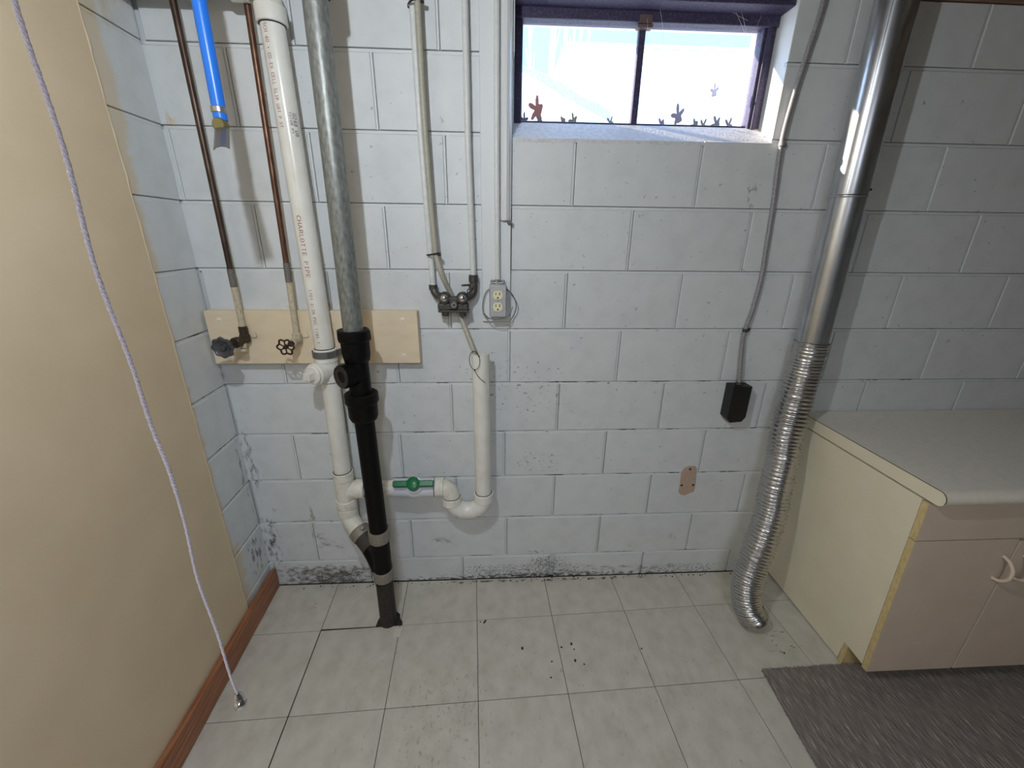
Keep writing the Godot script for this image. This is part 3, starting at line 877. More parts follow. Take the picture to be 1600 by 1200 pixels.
func lamps() -> void:
	var l := thing("ceiling_lamp", Vector3(-0.38, 2.16, 1.1), "bare bulb in a white pull-cord lampholder on the joist", "lamp")
	var b := MB.new()
	b.lathe([Vector2(0, 2.16), Vector2(0.058, 2.16), Vector2(0.056, 2.148), Vector2(0.03, 2.125), Vector2(0.024, 2.085), Vector2(0, 2.085)], Transform3D(Basis(), Vector3(-0.38, 0, 1.1)))
	put("lampholder", b, M.white, l)
	b = MB.new()
	b.box(Vector3(-0.4155, 2.1602, 1.04), Vector3(-0.0475, 2.185, 1.16), 0.002)
	put("mounting_block", b, M.joist, l)
	var glow := StandardMaterial3D.new()
	glow.albedo_color = Color.WHITE
	glow.emission_enabled = true
	glow.emission = Color(1.0, 0.98, 0.95)
	glow.emission_energy_multiplier = 8.0
	b = MB.new()
	b.lathe([Vector2(0, 1.975), Vector2(0.016, 1.979), Vector2(0.027, 1.992), Vector2(0.030, 2.008), Vector2(0.026, 2.03), Vector2(0.017, 2.052), Vector2(0.014, 2.085), Vector2(0, 2.085)], Transform3D(Basis(), Vector3(-0.38, 0, 1.1)), 20)
	put("light_bulb", b, glow, l)
	var o := OmniLight3D.new()
	o.name = "bulb_light"
	o.light_color = Color(0.93, 0.965, 1.0)
	o.light_energy = OMNI
	o.light_size = 0.018
	o.omni_range = 12.0
	o.omni_attenuation = 2.0
	o.shadow_enabled = true
	l.add_child(o)
	o.position = Vector3(0, -0.15, 0)
	# added fill light, built as a tube fitting out of view behind the camera
	var f := thing("fill_lamp", Vector3(-0.02, 2.16, 2.6), "added fill light built as a long white fitting on the joists, out of view behind", "lamp")
	b = MB.new()
	b.box(Vector3(-0.12, 2.09, 1.98), Vector3(0.08, 2.16, 3.22), 0.004)
	put("housing", b, M.white, f)
	b = MB.new()
	b.box(Vector3(-0.10, 2.078, 2.0), Vector3(0.06, 2.09, 3.2), 0.003)
	var g2: StandardMaterial3D = glow.duplicate()
	g2.emission = Color(0.95, 0.98, 1.0)
	g2.emission_energy_multiplier = 2.0
	put("fill_panel_light", b, g2, f)
	var a := AreaLight3D.new()
	a.name = "fill_light"
	a.light_color = Color(0.91, 0.945, 1.0)
	a.light_energy = FILL
	a.area_size = Vector2(0.16, 1.2)
	a.shadow_enabled = true
	f.add_child(a)
	a.position = Vector3(0, -0.09, 0)
	a.rotation.x = -PI / 2

func seam(parent: Node3D, list: Array) -> void: # dark rings painting in the gap shade where pipes enter their sockets
	for q in list:
		var b := MB.new()
		var xf := frame_to(q[0], q[1])
		var p := []
		for k in 30:
			var an := TAU * k / 30.0
			p.append(xf * Vector3(cos(an) * q[2], 0, sin(an) * q[2]))
		b.tube(p, 0.0013, 6, false, true)
		put("gap_shade_ring", b, M.dark, parent)

func drain_pipe() -> void:
	var t := thing("drain_pipe", Vector3(-0.655, 0.4, 0.075), "white plastic drain with cleanout, green-handled valve, trap and open standpipe", "drain pipe")
	var z := 0.075
	var R := 0.0305
	var b := MB.new()
	b.tube([Vector3(-1.046, 2.060, z), Vector3(-0.74, 2.060, z)], R, 28)
	put("horizontal_pipe", b, M.pvc, t)
	b = MB.new()
	b.tube(fillet([Vector3(-0.745, 2.060, z), Vector3(-0.659, 2.060, z), Vector3(-0.659, 1.99, z)], 0.05, 12), 0.0335, 28)
	collar(b, Vector3(-0.755, 2.060, z), Vector3.RIGHT, 0.038, 0.045)
	collar(b, Vector3(-0.659, 1.975, z), Vector3.UP, 0.0385, 0.04)
	put("elbow", b, M.pvc, t)
	b = MB.new()
	var top := Vector3(-0.659, 2.0, z); var bot := Vector3(-0.650, 1.09, z)
	b.tube([top, bot], R, 32)
	var up := put("upper_pipe", b, M.pvc, t)
	# print running down the pipe
	var ax := (bot - top).normalized()
	print_on(up, "SCH 40 • CO-EX CELL SLIP UA1 P ST", 0.013, top + ax * 0.03, ax, R, -0.24, 0.235, M.red_print, "red_lettering")
	print_on(up, "CHARLOTTE PIPE", 0.016, top + ax * 0.49, ax, R, -0.06, 0.178, M.red_print, "red_lettering")
	print_on(up, "1701 2-IN PVC 1785 1", 0.013, top + ax * 0.705, ax, R, -0.14, 0.172, M.red_print, "red_lettering")
	print_on(up, "0248 U8", 0.014, top + ax * 0.228, ax, R, 1.02, 0.056, M.black_print, "black_lettering")
	print_on(up, "12/08 P1", 0.008, top + ax * 0.226, ax, R, 0.66, 0.05, M.black_print, "black_lettering")
	b = MB.new()
	collar(b, Vector3(-0.650, 1.052, z), Vector3.UP, 0.0375, 0.045)
	b.tube([Vector3(-0.650, 1.06, z), Vector3(-0.647, 0.985, z)], 0.0345, 28)
	collar(b, Vector3(-0.647, 0.982, z), Vector3.UP, 0.0365, 0.028)
	var cd := Vector3(-0.42, 0.0, 0.9).normalized()
	var cc := Vector3(-0.648, 1.022, z)
	b.tube([cc, cc + cd * 0.058], 0.0335, 26)
	collar(b, cc + cd * 0.035, cd, 0.037, 0.026)
	var tee := put("cleanout_tee", b, M.pvc, t)
	b = MB.new()
	collar(b, cc + cd * 0.060, cd, 0.032, 0.012, 0.003)
	b.box(Vector3(-0.0135, 0.0, -0.0135), Vector3(0.0135, 0.024, 0.0135), 0.003, frame_to(cc + cd * 0.071, cd))
	put("cleanout_plug", b, M.pvc, tee)
	b = MB.new()
	b.tube([Vector3(-0.647, 0.986, z), Vector3(-0.653, 0.6, z)], R, 28)
	put("lower_pipe", b, M.pvc, t)
	b = MB.new()
	collar(b, Vector3(-0.653, 0.585, z), Vector3.UP, 0.0372, 0.034)
	b.tube([Vector3(-0.653, 0.6, z), Vector3(-0.654, 0.47, z)], 0.0345, 28)
	collar(b, Vector3(-0.654, 0.464, z), Vector3.UP, 0.0395, 0.034)
	b.tube(fillet([Vector3(-0.654, 0.49, z), Vector3(-0.65, 0.54, z), Vector3(-0.58, 0.54, z)], 0.045, 8), 0.0335, 26)
	collar(b, Vector3(-0.612, 0.54, z), Vector3.RIGHT, 0.0368, 0.035)
	put("sanitary_tee", b, M.old_pvc, t)
	b = MB.new()
	var J := Vector3(-0.505, 0.300, 0.2)
	var E := Vector3(-0.653, 0.405, z)
	var dirv := (J - E).normalized()
	b.tube(fillet([Vector3(-0.654, 0.47, z), E, E + dirv * 0.10], 0.04, 8), 0.0325, 26)
	collar(b, Vector3(-0.654, 0.428, z), Vector3.UP, 0.0375, 0.034)
	put("lower_elbow", b, M.old_pvc, t)
	b = MB.new()
	b.tube([Vector3(-0.59, 0.54, z), Vector3(-0.455, 0.54, z)], R, 26)
	put("branch_pipe", b, M.old_pvc, t)
	# ball valve
	b = MB.new()
	b.lathe([Vector2(0, 0), Vector2(0.033, 0), Vector2(0.0345, 0.002), Vector2(0.0345, 0.052), Vector2(0.037, 0.058), Vector2(0.040, 0.078), Vector2(0.037, 0.098), Vector2(0.0345, 0.104), Vector2(0.0345, 0.153), Vector2(0.033, 0.155), Vector2(0, 0.155)], frame_to(Vector3(-0.467, 0.54, z), Vector3.RIGHT), 30)
	var hv := Vector3(0, 0.72, 0.69).normalized()
	var hc := Vector3(-0.384, 0.542, z)
	collar(b, hc + hv * 0.02, hv, 0.031, 0.024)
	var valve := put("ball_valve", b, M.valve_white, t)
	b = MB.new()
	var hf := frame_to(hc, hv)
	b.lathe([Vector2(0, 0.040), Vector2(0.024, 0.040), Vector2(0.026, 0.044), Vector2(0.025, 0.068), Vector2(0.02, 0.072), Vector2(0, 0.072)], hf, 12)
	b.box(Vector3(-0.076, 0.044, -0.012), Vector3(0.076, 0.066, 0.012), 0.004, hf)
	put("valve_handle", b, M.green, valve)
	# trap
	b = MB.new()
	b.tube(fillet([Vector3(-0.318, 0.54, z), Vector3(-0.249, 0.54, z), Vector3(-0.249, 0.468, z)], 0.055, 12), 0.0335, 26)
	collar(b, Vector3(-0.310, 0.54, z), Vector3.RIGHT, 0.0372, 0.034)
	put("trap_elbow", b, M.old_pvc, t)
	b = MB.new()
	var arc := [Vector3(-0.249, 0.505, z)]
	for k in 17:
		var an := PI + PI * k / 16.0
		arc.append(Vector3(-0.186 + cos(an) * 0.063, 0.484 + sin(an) * 0.054, z))
	arc.append(Vector3(-0.123, 0.505, z))
	b.tube(arc, 0.0335, 28)
	collar(b, Vector3(-0.249, 0.466, z), Vector3.UP, 0.0385, 0.032)
	collar(b, Vector3(-0.123, 0.476, z), Vector3.UP, 0.0385, 0.037)
	put("trap_bend", b, M.pvc, t)
	b = MB.new()
	b.tube([Vector3(-0.123, 0.5, z), Vector3(-0.126, 1.078, z)], R, 30, false)
	b.tube([Vector3(-0.1255, 0.98, z), Vector3(-0.126, 1.078, z)], 0.0262, 30, false)
	for k in 30:
		var a0 := TAU * k / 30.0; var a1 := TAU * (k + 1) / 30.0
		var c := Vector3(-0.126, 1.078, z)
		b.quad(c + Vector3(cos(a0), 0, sin(a0)) * 0.0262, c + Vector3(cos(a1), 0, sin(a1)) * 0.0262, c + Vector3(cos(a1), 0, sin(a1)) * R, c + Vector3(cos(a0), 0, sin(a0)) * R, Vector3.UP)
	put("standpipe", b, M.pvc, t)
	seam(t, [[Vector3(-0.659, 1.974, z), Vector3.UP, 0.0315], [Vector3(-0.650, 1.0985, z), Vector3.UP, 0.0315], [Vector3(-0.647, 0.981, z), Vector3.UP, 0.0315], [Vector3(-0.653, 0.6205, z), Vector3.UP, 0.0318], [Vector3(-0.654, 0.464, z), Vector3.UP, 0.0345], [Vector3(-0.577, 0.54, z), Vector3.RIGHT, 0.0315], [Vector3(-0.311, 0.54, z), Vector3.RIGHT, 0.0345], [Vector3(-0.249, 0.499, z), Vector3.UP, 0.0345], [Vector3(-0.123, 0.5135, z), Vector3.UP, 0.0318]])
	# strap that ties the stack to the board
	b = MB.new()
	var sp := []
	for k in 15:
		var an := PI + PI * 0.05 - PI * 1.1 * k / 14.0
		sp.append(Vector3(-0.650 + cos(an) * 0.040, 1.081, z + sin(an) * 0.040))
	sp.append(Vector3(-0.600, 1.081, 0.043))
	sp.append(Vector3(-0.545, 1.080, 0.0405))
	ribbon(b, sp, 0.022, 0.0012)
	tag(put("pipe_strap", b, plain(col(128, 130, 128), 0.45, 0.7)), "grey metal strap holding the white drain to the beige board", "strap")

func ribbon(b: MB, p: Array, width: float, thick: float, side := Vector3.UP) -> void: # flat band along a path
	for i in p.size() - 1:
		var a: Vector3 = p[i]; var c: Vector3 = p[i + 1]
		var o := (c - a).cross(side).normalized()
		var h := side * width * 0.5
		b.quad(a - h + o * thick, c - h + o * thick, c + h + o * thick, a + h + o * thick, o)
		b.quad(a - h, c - h, c + h, a + h, -o)
		b.quad(a + h, c + h, c + h + o * thick, a + h + o * thick, side)
		b.quad(a - h, c - h, c - h + o * thick, a - h + o * thick, -side)

# flat lettering bent round a pipe; it starts at p and runs along ax, its middle at angle an from +z towards +x
func print_on(parent: Node3D, text: String, size: float, p: Vector3, ax: Vector3, radius: float, an: float, length: float, m: Material, called: String) -> void:
	var tm := TextMesh.new()
	var f := SystemFont.new()
	f.font_names = PackedStringArray(["Droid Sans Mono"])
	tm.font = f
	tm.text = text
	tm.font_size = 32
	tm.pixel_size = 0.001
	tm.depth = 0.0
	tm.curve_step = 2.0
	tm.horizontal_alignment = HORIZONTAL_ALIGNMENT_LEFT
	var ar := tm.surface_get_arrays(0) if tm.get_surface_count() > 0 else tm.get_mesh_arrays()
	var vs: PackedVector3Array = ar[Mesh.ARRAY_VERTEX]
	if vs.is_empty():
		return
	var lo := vs[0]; var hi := vs[0]
	for q in vs:
		lo = lo.min(q); hi = hi.max(q)
	var sy := size / maxf(hi.y - lo.y, 1e-5) * 0.75
	var sx := length / maxf(hi.x - lo.x, 1e-5)
	var b := MB.new()
	var ix: PackedInt32Array = ar[Mesh.ARRAY_INDEX] if ar[Mesh.ARRAY_INDEX] != null else PackedInt32Array(range(vs.size()))
	var e1 := (Vector3.BACK - ax * ax.z).normalized()
	var e2 := (Vector3.RIGHT - ax * ax.x - e1 * e1.x).normalized()
	for k in range(0, ix.size(), 3):
		var q := []
		var nn := []
		for j in 3:
			var s := vs[ix[k + j]]
			var ang := an + (s.y - (lo.y + hi.y) * 0.5) * sy / radius
			var nr := e1 * cos(ang) + e2 * sin(ang)
			q.append(p + ax * ((s.x - lo.x) * sx) + nr * (radius + 0.0004)); nn.append(nr)
		b.tri(q[0], q[1], q[2], nn[0], nn[1], nn[2])
	put(called, b, m, parent)

func waste_stack() -> void:
	var t := thing("waste_stack", Vector3(-0.505, 0.0, 0.2), "black iron waste stack with galvanized upper pipe and steel-banded wye", "waste pipe")
	var z := 0.2
	var b := MB.new()
	b.tube([Vector3(-0.494, 2.399, z), Vector3(-0.500, 1.9, z), Vector3(-0.506, 1.17, z)], 0.0295, 30)
	put("galvanized_pipe", b, M.galvanized, t, "mottled grey galvanized pipe")
	b = MB.new()
	collar(b, Vector3(-0.497, 1.987, z), Vector3.UP, 0.037, 0.09, 0.004)
	put("coupling", b, M.cast_black, t)
	b = MB.new()
	b.lathe([Vector2(0.030, 1.186), Vector2(0.044, 1.190), Vector2(0.050, 1.186), Vector2(0.051, 1.162), Vector2(0.049, 1.156), Vector2(0.0445, 1.153), Vector2(0.0435, 1.11), Vector2(0.040, 1.092), Vector2(0.033, 1.086), Vector2(0, 1.086)], Transform3D(Basis(), Vector3(-0.506, 0, z)), 8)
	put("hex_hub", b, M.cast_black, t)
	b = MB.new()
	b.tube([Vector3(-0.506, 1.10, z), Vector3(-0.506, 0.96, z)], 0.0335, 30)
	var cd := Vector3(-0.62, 0.0, 0.78).normalized()
	var cc := Vector3(-0.506, 1.052, z)
	b.tube([cc, cc + cd * 0.058], 0.037, 28)
	var tee := put("cleanout_tee", b, M.cast_black, t)
	b = MB.new()
	b.lathe([Vector2(0.0, 0.048), Vector2(0.016, 0.048), Vector2(0.019, 0.060), Vector2(0.029, 0.060), Vector2(0.034, 0.064), Vector2(0.034, 0.05)], frame_to(cc, cd), 26)
	b.box(Vector3(-0.011, 0.046, -0.011), Vector3(0.011, 0.056, 0.011), 0.002, frame_to(cc, cd))
	put("cleanout_plug", b, M.rusty_iron, tee)
	b = MB.new()
	b.lathe([Vector2(0.033, 0.984), Vector2(0.046, 0.986), Vector2(0.052, 0.982), Vector2(0.053, 0.956), Vector2(0.050, 0.951), Vector2(0.0465, 0.948), Vector2(0.046, 0.905), Vector2(0.041, 0.892), Vector2(0.033, 0.886), Vector2(0, 0.886)], Transform3D(Basis(), Vector3(-0.506, 0, z)), 30)
	put("lower_hub", b, M.cast_black, t)
	b = MB.new()
	b.tube([Vector3(-0.506, 0.90, z), Vector3(-0.504, 0.42, z)], 0.0315, 30)
	put("black_pipe", b, M.cast_black, t)
	var J := Vector3(-0.505, 0.300, z)
	var E := Vector3(-0.653, 0.405, 0.075)
	var d := (J - E).normalized()
	b = MB.new()
	b.tube([Vector3(-0.504, 0.425, z), Vector3(-0.506, 0.235, z)], 0.0335, 30)
	b.tube(fillet([E + d * 0.085, J - d * 0.03, J + Vector3(0, -0.09, 0)], 0.09, 10), 0.0345, 26)
	put("wye", b, M.cast_black, t)
	b = MB.new()
	b.tube([E + d * 0.075, E + d * 0.15], 0.036, 26)
	put("rubber_sleeve", b, M.rubber, t, "dark grey rubber sleeve on the branch")
	for s in [[Vector3(-0.504, 0.402, z), Vector3.UP, 0.0368, 0.048], [Vector3(-0.506, 0.222, z), Vector3.UP, 0.037, 0.046], [E + d * 0.062, d, 0.0395, 0.036]]:
		b = MB.new()
		var xf := frame_to(s[0], s[1])
		var r: float = s[2]; var l: float = s[3]
		var prof := [Vector2(0.03, 0), Vector2(r - 0.001, 0)]
		for k in 7:
			prof.append(Vector2(r + (0.0009 if k % 2 else 0.0), l * (0.04 + 0.92 * k / 6.0)))
		prof.append(Vector2(r - 0.001, l)); prof.append(Vector2(0.03, l))
		b.lathe(prof, xf, 30)
		b.box(Vector3(0.012, l * 0.28, -r - 0.008), Vector3(0.026, l * 0.72, -r + 0.003), 0.002, xf)
		var band := put("clamp_band", b, M.steel_band, t, "dull steel clamp band")
		band.name = band.name
	b = MB.new()
	b.tube([Vector3(-0.506, 0.24, z), Vector3(-0.508, 0.012, z)], 0.032, 30)
	b.tube([Vector3(-0.508, 0.03, z), Vector3(-0.508, -0.002, z)], [0.032, 0.0345], 30)
	put("floor_pipe", b, M.rusty_iron, t)

func handwheel(b: MB, c: Vector3, dir: Vector3, r: float, lobes: int, solid: bool) -> void:
	var xf := frame_to(c, dir)
	if solid:
		b.lathe([Vector2(0, -0.006), Vector2(r * 0.5, -0.006), Vector2(r * 0.9, -0.005), Vector2(r, 0.0), Vector2(r * 0.97, 0.006), Vector2(r * 0.82, 0.007), Vector2(r * 0.6, 0.001), Vector2(r * 0.34, 0.0), Vector2(r * 0.26, 0.007), Vector2(0.0, 0.008)], xf, 56, lobes, 0.07)
		return
	var rim := []
	for k in 60:
		var an := TAU * k / 60.0
		var q := r * (0.9 + 0.12 * cos(lobes * an))
		rim.append(xf * Vector3(cos(an) * q, 0, sin(an) * q))
	b.tube(rim, r * 0.11, 10, false, true)
	b.lathe([Vector2(0, -0.008), Vector2(r * 0.26, -0.008), Vector2(r * 0.28, 0.0), Vector2(r * 0.22, 0.006), Vector2(0, 0.007)], xf, 18)
	for k in lobes:
		var an := TAU * (k + 0.5) / lobes
		b.tube([xf * Vector3(cos(an) * r * 0.2, 0, sin(an) * r * 0.2), xf * Vector3(cos(an) * r * 0.82, 0, sin(an) * r * 0.82)], r * 0.085, 8)

func water_pipes() -> void:
	# board on the wall
	var bd := thing("mounting_board", Vector3(-0.69, 1.03, 0.02), "wide beige painted board screwed across the wall behind the pipes", "board")
	var b := MB.new()
	b.box(Vector3(-1.043, 1.031, 0.0009), Vector3(-0.340, 1.216, 0.038), 0.003)
	put("plank", b, M.beige_board, bd)
	for s in [[-0.996, 1.186], [-0.391, 1.187], [-0.397, 1.060], [-0.985, 1.06]]:
		b = MB.new()
		b.lathe([Vector2(0, 0.004), Vector2(0.0035, 0.0036), Vector2(0.0045, 0.0012), Vector2(0.0085, 0.0008), Vector2(0.009, -0.002)], frame_to(Vector3(s[0], s[1], 0.0382), Vector3.BACK), 14)
		put("screw", b, plain(col(240, 230, 208), 0.4), bd)
	# left water pipe with the big dark wheel
	var t := thing("water_pipe", Vector3(-0.914, 1.1, 0.055), "dark copper water pipe with a large grey lobed handwheel", "water pipe")
	b = MB.new()
	b.tube([Vector3(-0.910, 2.399, 0.055), Vector3(-0.914, 1.33, 0.055)], 0.0088, 18)
	put("copper_tube", b, M.dark_copper, t)
	b = MB.new()
	b.tube([Vector3(-0.914, 1.352, 0.055), Vector3(-0.914, 1.296, 0.055)], 0.0104, 18)
	put("solder_joint", b, M.solder, t)
	b = MB.new()
	b.tube([Vector3(-0.914, 1.30, 0.055), Vector3(-0.915, 1.15, 0.055)], 0.0098, 18)
	put("painted_tube", b, M.cream_pipe, t, "cream painted lower end of the pipe")
	b = MB.new()
	collar(b, Vector3(-0.915, 1.138, 0.055), Vector3.UP, 0.0135, 0.03)
	collar(b, Vector3(-0.915, 1.112, 0.055), Vector3.UP, 0.016, 0.03, 0.004)
	var c0 := Vector3(-0.915, 1.124, 0.055); var c1 := Vector3(-0.927, 1.122, 0.15)
	b.tube([c0, c0.lerp(c1, 0.55)], 0.0145, 20)
	collar(b, c0.lerp(c1, 0.35), c1 - c0, 0.0175, 0.018)
	b.tube([c0, c1], 0.006, 12)
	put("valve_body", b, M.dark_brass, t)
	b = MB.new()
	b.tube([Vector3(-0.914, 1.12, 0.065), Vector3(-0.911, 1.098, 0.082)], 0.008, 14)
	b.tube([Vector3(-0.911, 1.098, 0.082), Vector3(-0.911, 1.09, 0.083)], 0.0105, 14)
	put("drain_nipple", b, M.cream_pipe, t)
	b = MB.new()
	handwheel(b, c1 + Vector3(0, 0, 0.006), Vector3(-0.06, -0.1, 1.0), 0.0335, 8, true)
	put("handwheel", b, M.wheel_gray, t, "grey dished handwheel with rounded lobes")
	# right water pipe with the small rusty wheel
	t = thing("water_pipe", Vector3(-0.742, 1.1, 0.055), "brighter copper water pipe with a small brown spoked handwheel", "water pipe")
	b = MB.new()
	b.tube([Vector3(-0.716, 2.399, 0.055), Vector3(-0.738, 1.36, 0.055)], 0.0084, 18)
	put("copper_tube", b, M.copper, t)
	b = MB.new()
	b.tube([Vector3(-0.7375, 1.372, 0.055), Vector3(-0.739, 1.312, 0.055)], 0.0102, 18)
	put("solder_joint", b, M.solder, t)
	b = MB.new()
	b.tube([Vector3(-0.739, 1.32, 0.055), Vector3(-0.744, 1.13, 0.055)], 0.0096, 18)
	put("painted_tube", b, M.cream_pipe, t, "cream painted lower end of the pipe")
	b = MB.new()
	collar(b, Vector3(-0.744, 1.112, 0.055), Vector3.UP, 0.0145, 0.034, 0.004)
	c0 = Vector3(-0.744, 1.122, 0.055); c1 = Vector3(-0.744, 1.119, 0.138)
	b.tube([c0, c0.lerp(c1, 0.5)], 0.013, 18)
	put("valve_body", b, M.cream_pipe, t)
	b = MB.new()
	b.tube([c0.lerp(c1, 0.4), c1], 0.0045, 12)
	collar(b, c0.lerp(c1, 0.5), c1 - c0, 0.009, 0.014)
	put("stem", b, M.wheel_brown, t)
	b = MB.new()
	handwheel(b, c1 + Vector3(0, 0, 0.004), Vector3(-0.04, -0.1, 1.0), 0.0265, 6, false)
	put("handwheel", b, M.wheel_brown, t, "small brown six-spoked handwheel")
	# little wire clips nailed to the board beside each pipe
	for s in [[-0.893, 1.135, "thin nail clip beside the left water valve"], [-0.722, 1.135, "thin nail clip beside the right water valve"]]:
		b = MB.new()
		b.tube(spline([Vector3(s[0] - 0.012, s[1] - 0.008, 0.0385), Vector3(s[0] + 0.006, s[1] - 0.008, 0.042), Vector3(s[0] + 0.010, s[1], 0.043), Vector3(s[0] + 0.006, s[1] + 0.010, 0.0385)], 5), 0.0013, 8)
		tag(put("pipe_clip", b, M.cream_pipe), s[2], "clip")

func blue_pipe() -> void:
	var t := thing("blue_pipe", Vector3(-0.72, 1.7, 0.29), "bright blue plastic water pipe hanging down with a crimp ring and brass end", "water pipe")
	var z := 0.29
	var b := MB.new()
	b.tube([Vector3(-0.714, 2.399, z), Vector3(-0.717, 1.93, z), Vector3(-0.721, 1.708, z)], 0.0148, 24)
	put("blue_tube", b, M.blue, t)
	b = MB.new()
	collar(b, Vector3(-0.721, 1.722, z), Vector3.UP, 0.0168, 0.014, 0.002)
	put("crimp_ring", b, M.steel, t)
	b = MB.new()
	b.tube([Vector3(-0.721, 1.715, z), Vector3(-0.720, 1.695, z)], 0.0125, 20)
	b.lathe([Vector2(0, -0.004), Vector2(0.012, -0.002), Vector2(0.0155, 0.004), Vector2(0.0155, 0.02), Vector2(0.012, 0.026), Vector2(0, 0.026)], frame_to(Vector3(-0.722, 1.697, z - 0.006), Vector3(0.12, 0.0, 1.0)), 20)
	put("brass_fitting", b, M.brass, t)
	b = MB.new()
	# flat lever that points out and down from the fitting
	var a := Vector3(-0.726, 1.700, z - 0.006)
	var e := Vector3(-0.650, 1.628, z + 0.150)
	var xf := frame_to(a, e - a)
	b.prism(PackedVector2Array([Vector2(-0.0155, 0.004), Vector2(-0.010, -0.001), Vector2(0.0, -0.0028), Vector2(0.010, -0.001), Vector2(0.0155, 0.004), Vector2(0.0143, 0.0052), Vector2(0.009, 0.001), Vector2(0.0, -0.0006), Vector2(-0.009, 0.001), Vector2(-0.0143, 0.0052)]), 0.0, (e - a).length(), 0.0, xf)
	put("lever", b, plain(col(128, 124, 120), 0.36, 0.7), t)

func laundry() -> void:
	var t := thing("laundry_faucet", Vector3(-0.212, 1.25, 0.03), "tarnished twin washer faucet fed by two white painted pipes", "faucet")
	for s in [[Vector3(-0.300, 2.399, 0.022), Vector3(-0.296, 1.75, 0.022), Vector3(-0.283, 1.288, 0.022)], [Vector3(-0.155, 2.399, 0.022), Vector3(-0.155, 1.7, 0.022), Vector3(-0.147, 1.312, 0.022)]]:
		var b := MB.new()
		b.tube(s, 0.0095, 18)
		put("supply_pipe", b, M.painted_pipe, t, "white painted supply pipe")
	var b := MB.new()
	b.tube(fillet([Vector3(-0.283, 1.298, 0.022), Vector3(-0.281, 1.268, 0.026), Vector3(-0.246, 1.264, 0.045)], 0.03, 8), 0.0128, 18)
	collar(b, Vector3(-0.283, 1.285, 0.022), Vector3.UP, 0.0145, 0.018)
	b.tube(fillet([Vector3(-0.147, 1.33, 0.024), Vector3(-0.146, 1.266, 0.03), Vector3(-0.182, 1.264, 0.045)], 0.03, 8), 0.0132, 18)
	collar(b, Vector3(-0.147, 1.312, 0.024), Vector3.UP, 0.016, 0.024)
	put("inlet_elbow", b, M.bronze, t)
	for x in [-0.243, -0.184]:
		b = MB.new()
		b.lathe([Vector2(0, 0), Vector2(0.019, 0.0), Vector2(0.021, 0.003), Vector2(0.021, 0.024), Vector2(0.016, 0.032), Vector2(0.0, 0.034)], frame_to(Vector3(x, 1.262, 0.035), Vector3.BACK), 20)
		b.box(Vector3(x - 0.024, 1.222, 0.028), Vector3(x + 0.02, 1.246, 0.062), 0.005)
		b.lathe([Vector2(0, 0), Vector2(0.011, 0), Vector2(0.012, 0.004), Vector2(0.0125, 0.026), Vector2(0, 0.026)], frame_to(Vector3(x, 1.202, 0.046), Vector3.UP), 18)
		var vb := put("valve_body", b, M.bronze, t)
		b = MB.new()
		b.ball(Vector3(x, 1.264, 0.07), Vector3(0.0125, 0.0125, 0.009))
		put("valve_cap", b, M.chrome, vb)
	b = MB.new()
	b.box(Vector3(-0.228, 1.226, 0.034), Vector3(-0.198, 1.268, 0.068), 0.004)
	b.box(Vector3(-0.266, 1.216, 0.03), Vector3(-0.162, 1.224, 0.064), 0.002)
	put("center_block", b, M.bronze, t)
	b = MB.new()
	b.lathe([Vector2(0.004, 0.004), Vector2(0.004, 0.012), Vector2(0.009, 0.012), Vector2(0.011, 0.008), Vector2(0.011, 0.0)], frame_to(Vector3(-0.211, 1.243, 0.066), Vector3.BACK), 18)
	put("lever_socket", b, M.steel, t)
	b = MB.new()
	b.tube([Vector3(-0.150, 1.306, 0.04), Vector3(-0.158, 1.306, 0.05), Vector3(-0.186, 1.304, 0.052)], 0.0035, 10)
	b.lathe([Vector2(0, 0), Vector2(0.009, 0), Vector2(0.009, 0.014), Vector2(0, 0.016)], frame_to(Vector3(-0.154, 1.300, 0.034), Vector3.BACK), 14)
	b.lathe([Vector2(0.006, 0), Vector2(0.0095, 0.0), Vector2(0.0095, 0.012), Vector2(0.006, 0.012)], frame_to(Vector3(-0.160, 1.284, 0.036), Vector3.BACK), 14)
	put("stop_lever", b, M.bronze, t)
	# drain hose running behind the faucet into the standpipe
	b = MB.new()
	b.tube(spline([Vector3(-0.279, 2.399, 0.043), Vector3(-0.281, 2.06, 0.043), Vector3(-0.281, 1.93, 0.043), Vector3(-0.280, 1.78, 0.043), Vector3(-0.275, 1.58, 0.043), Vector3(-0.2675, 1.43, 0.043), Vector3(-0.263, 1.385, 0.045), Vector3(-0.248, 1.335, 0.05), Vector3(-0.229, 1.287, 0.03), Vector3(-0.210, 1.235, 0.018), Vector3(-0.193, 1.195, 0.03), Vector3(-0.172, 1.145, 0.055), Vector3(-0.150, 1.093, 0.078), Vector3(-0.139, 1.064, 0.08), Vector3(-0.128, 1.02, 0.078)], 8), 0.0086, 16)
	tag(put("drain_hose", b, M.hose), "thin beige grey hose tied to the left supply pipe, ending in the standpipe", "hose")
	for s in [[-0.290, 2.052, 0.034, "black cable tie round hose and pipe at the top of the photo"], [-0.277, 1.402, 0.034, "black cable tie round hose and pipe above the laundry faucet"]]:
		b = MB.new()
		var lp := []
		for k in 24:
			var an := TAU * k / 24.0
			lp.append(Vector3(s[0] + cos(an) * 0.0215 + 0.004 * sin(an), s[1] + 0.004 * cos(an), s[2] + sin(an) * 0.0205 + 0.008 * cos(an)))
		lp.append(lp[0])
		ribbon(b, lp, 0.005, 0.0012)
		b.box(Vector3(s[0] + 0.018, s[1] - 0.005, s[2] + 0.008), Vector3(s[0] + 0.027, s[1] + 0.005, s[2] + 0.02), 0.001)
		tag(put("cable_tie", b, M.tie), s[3], "cable tie", "black cable ties on the hose")
	b = MB.new()
	var ring := []
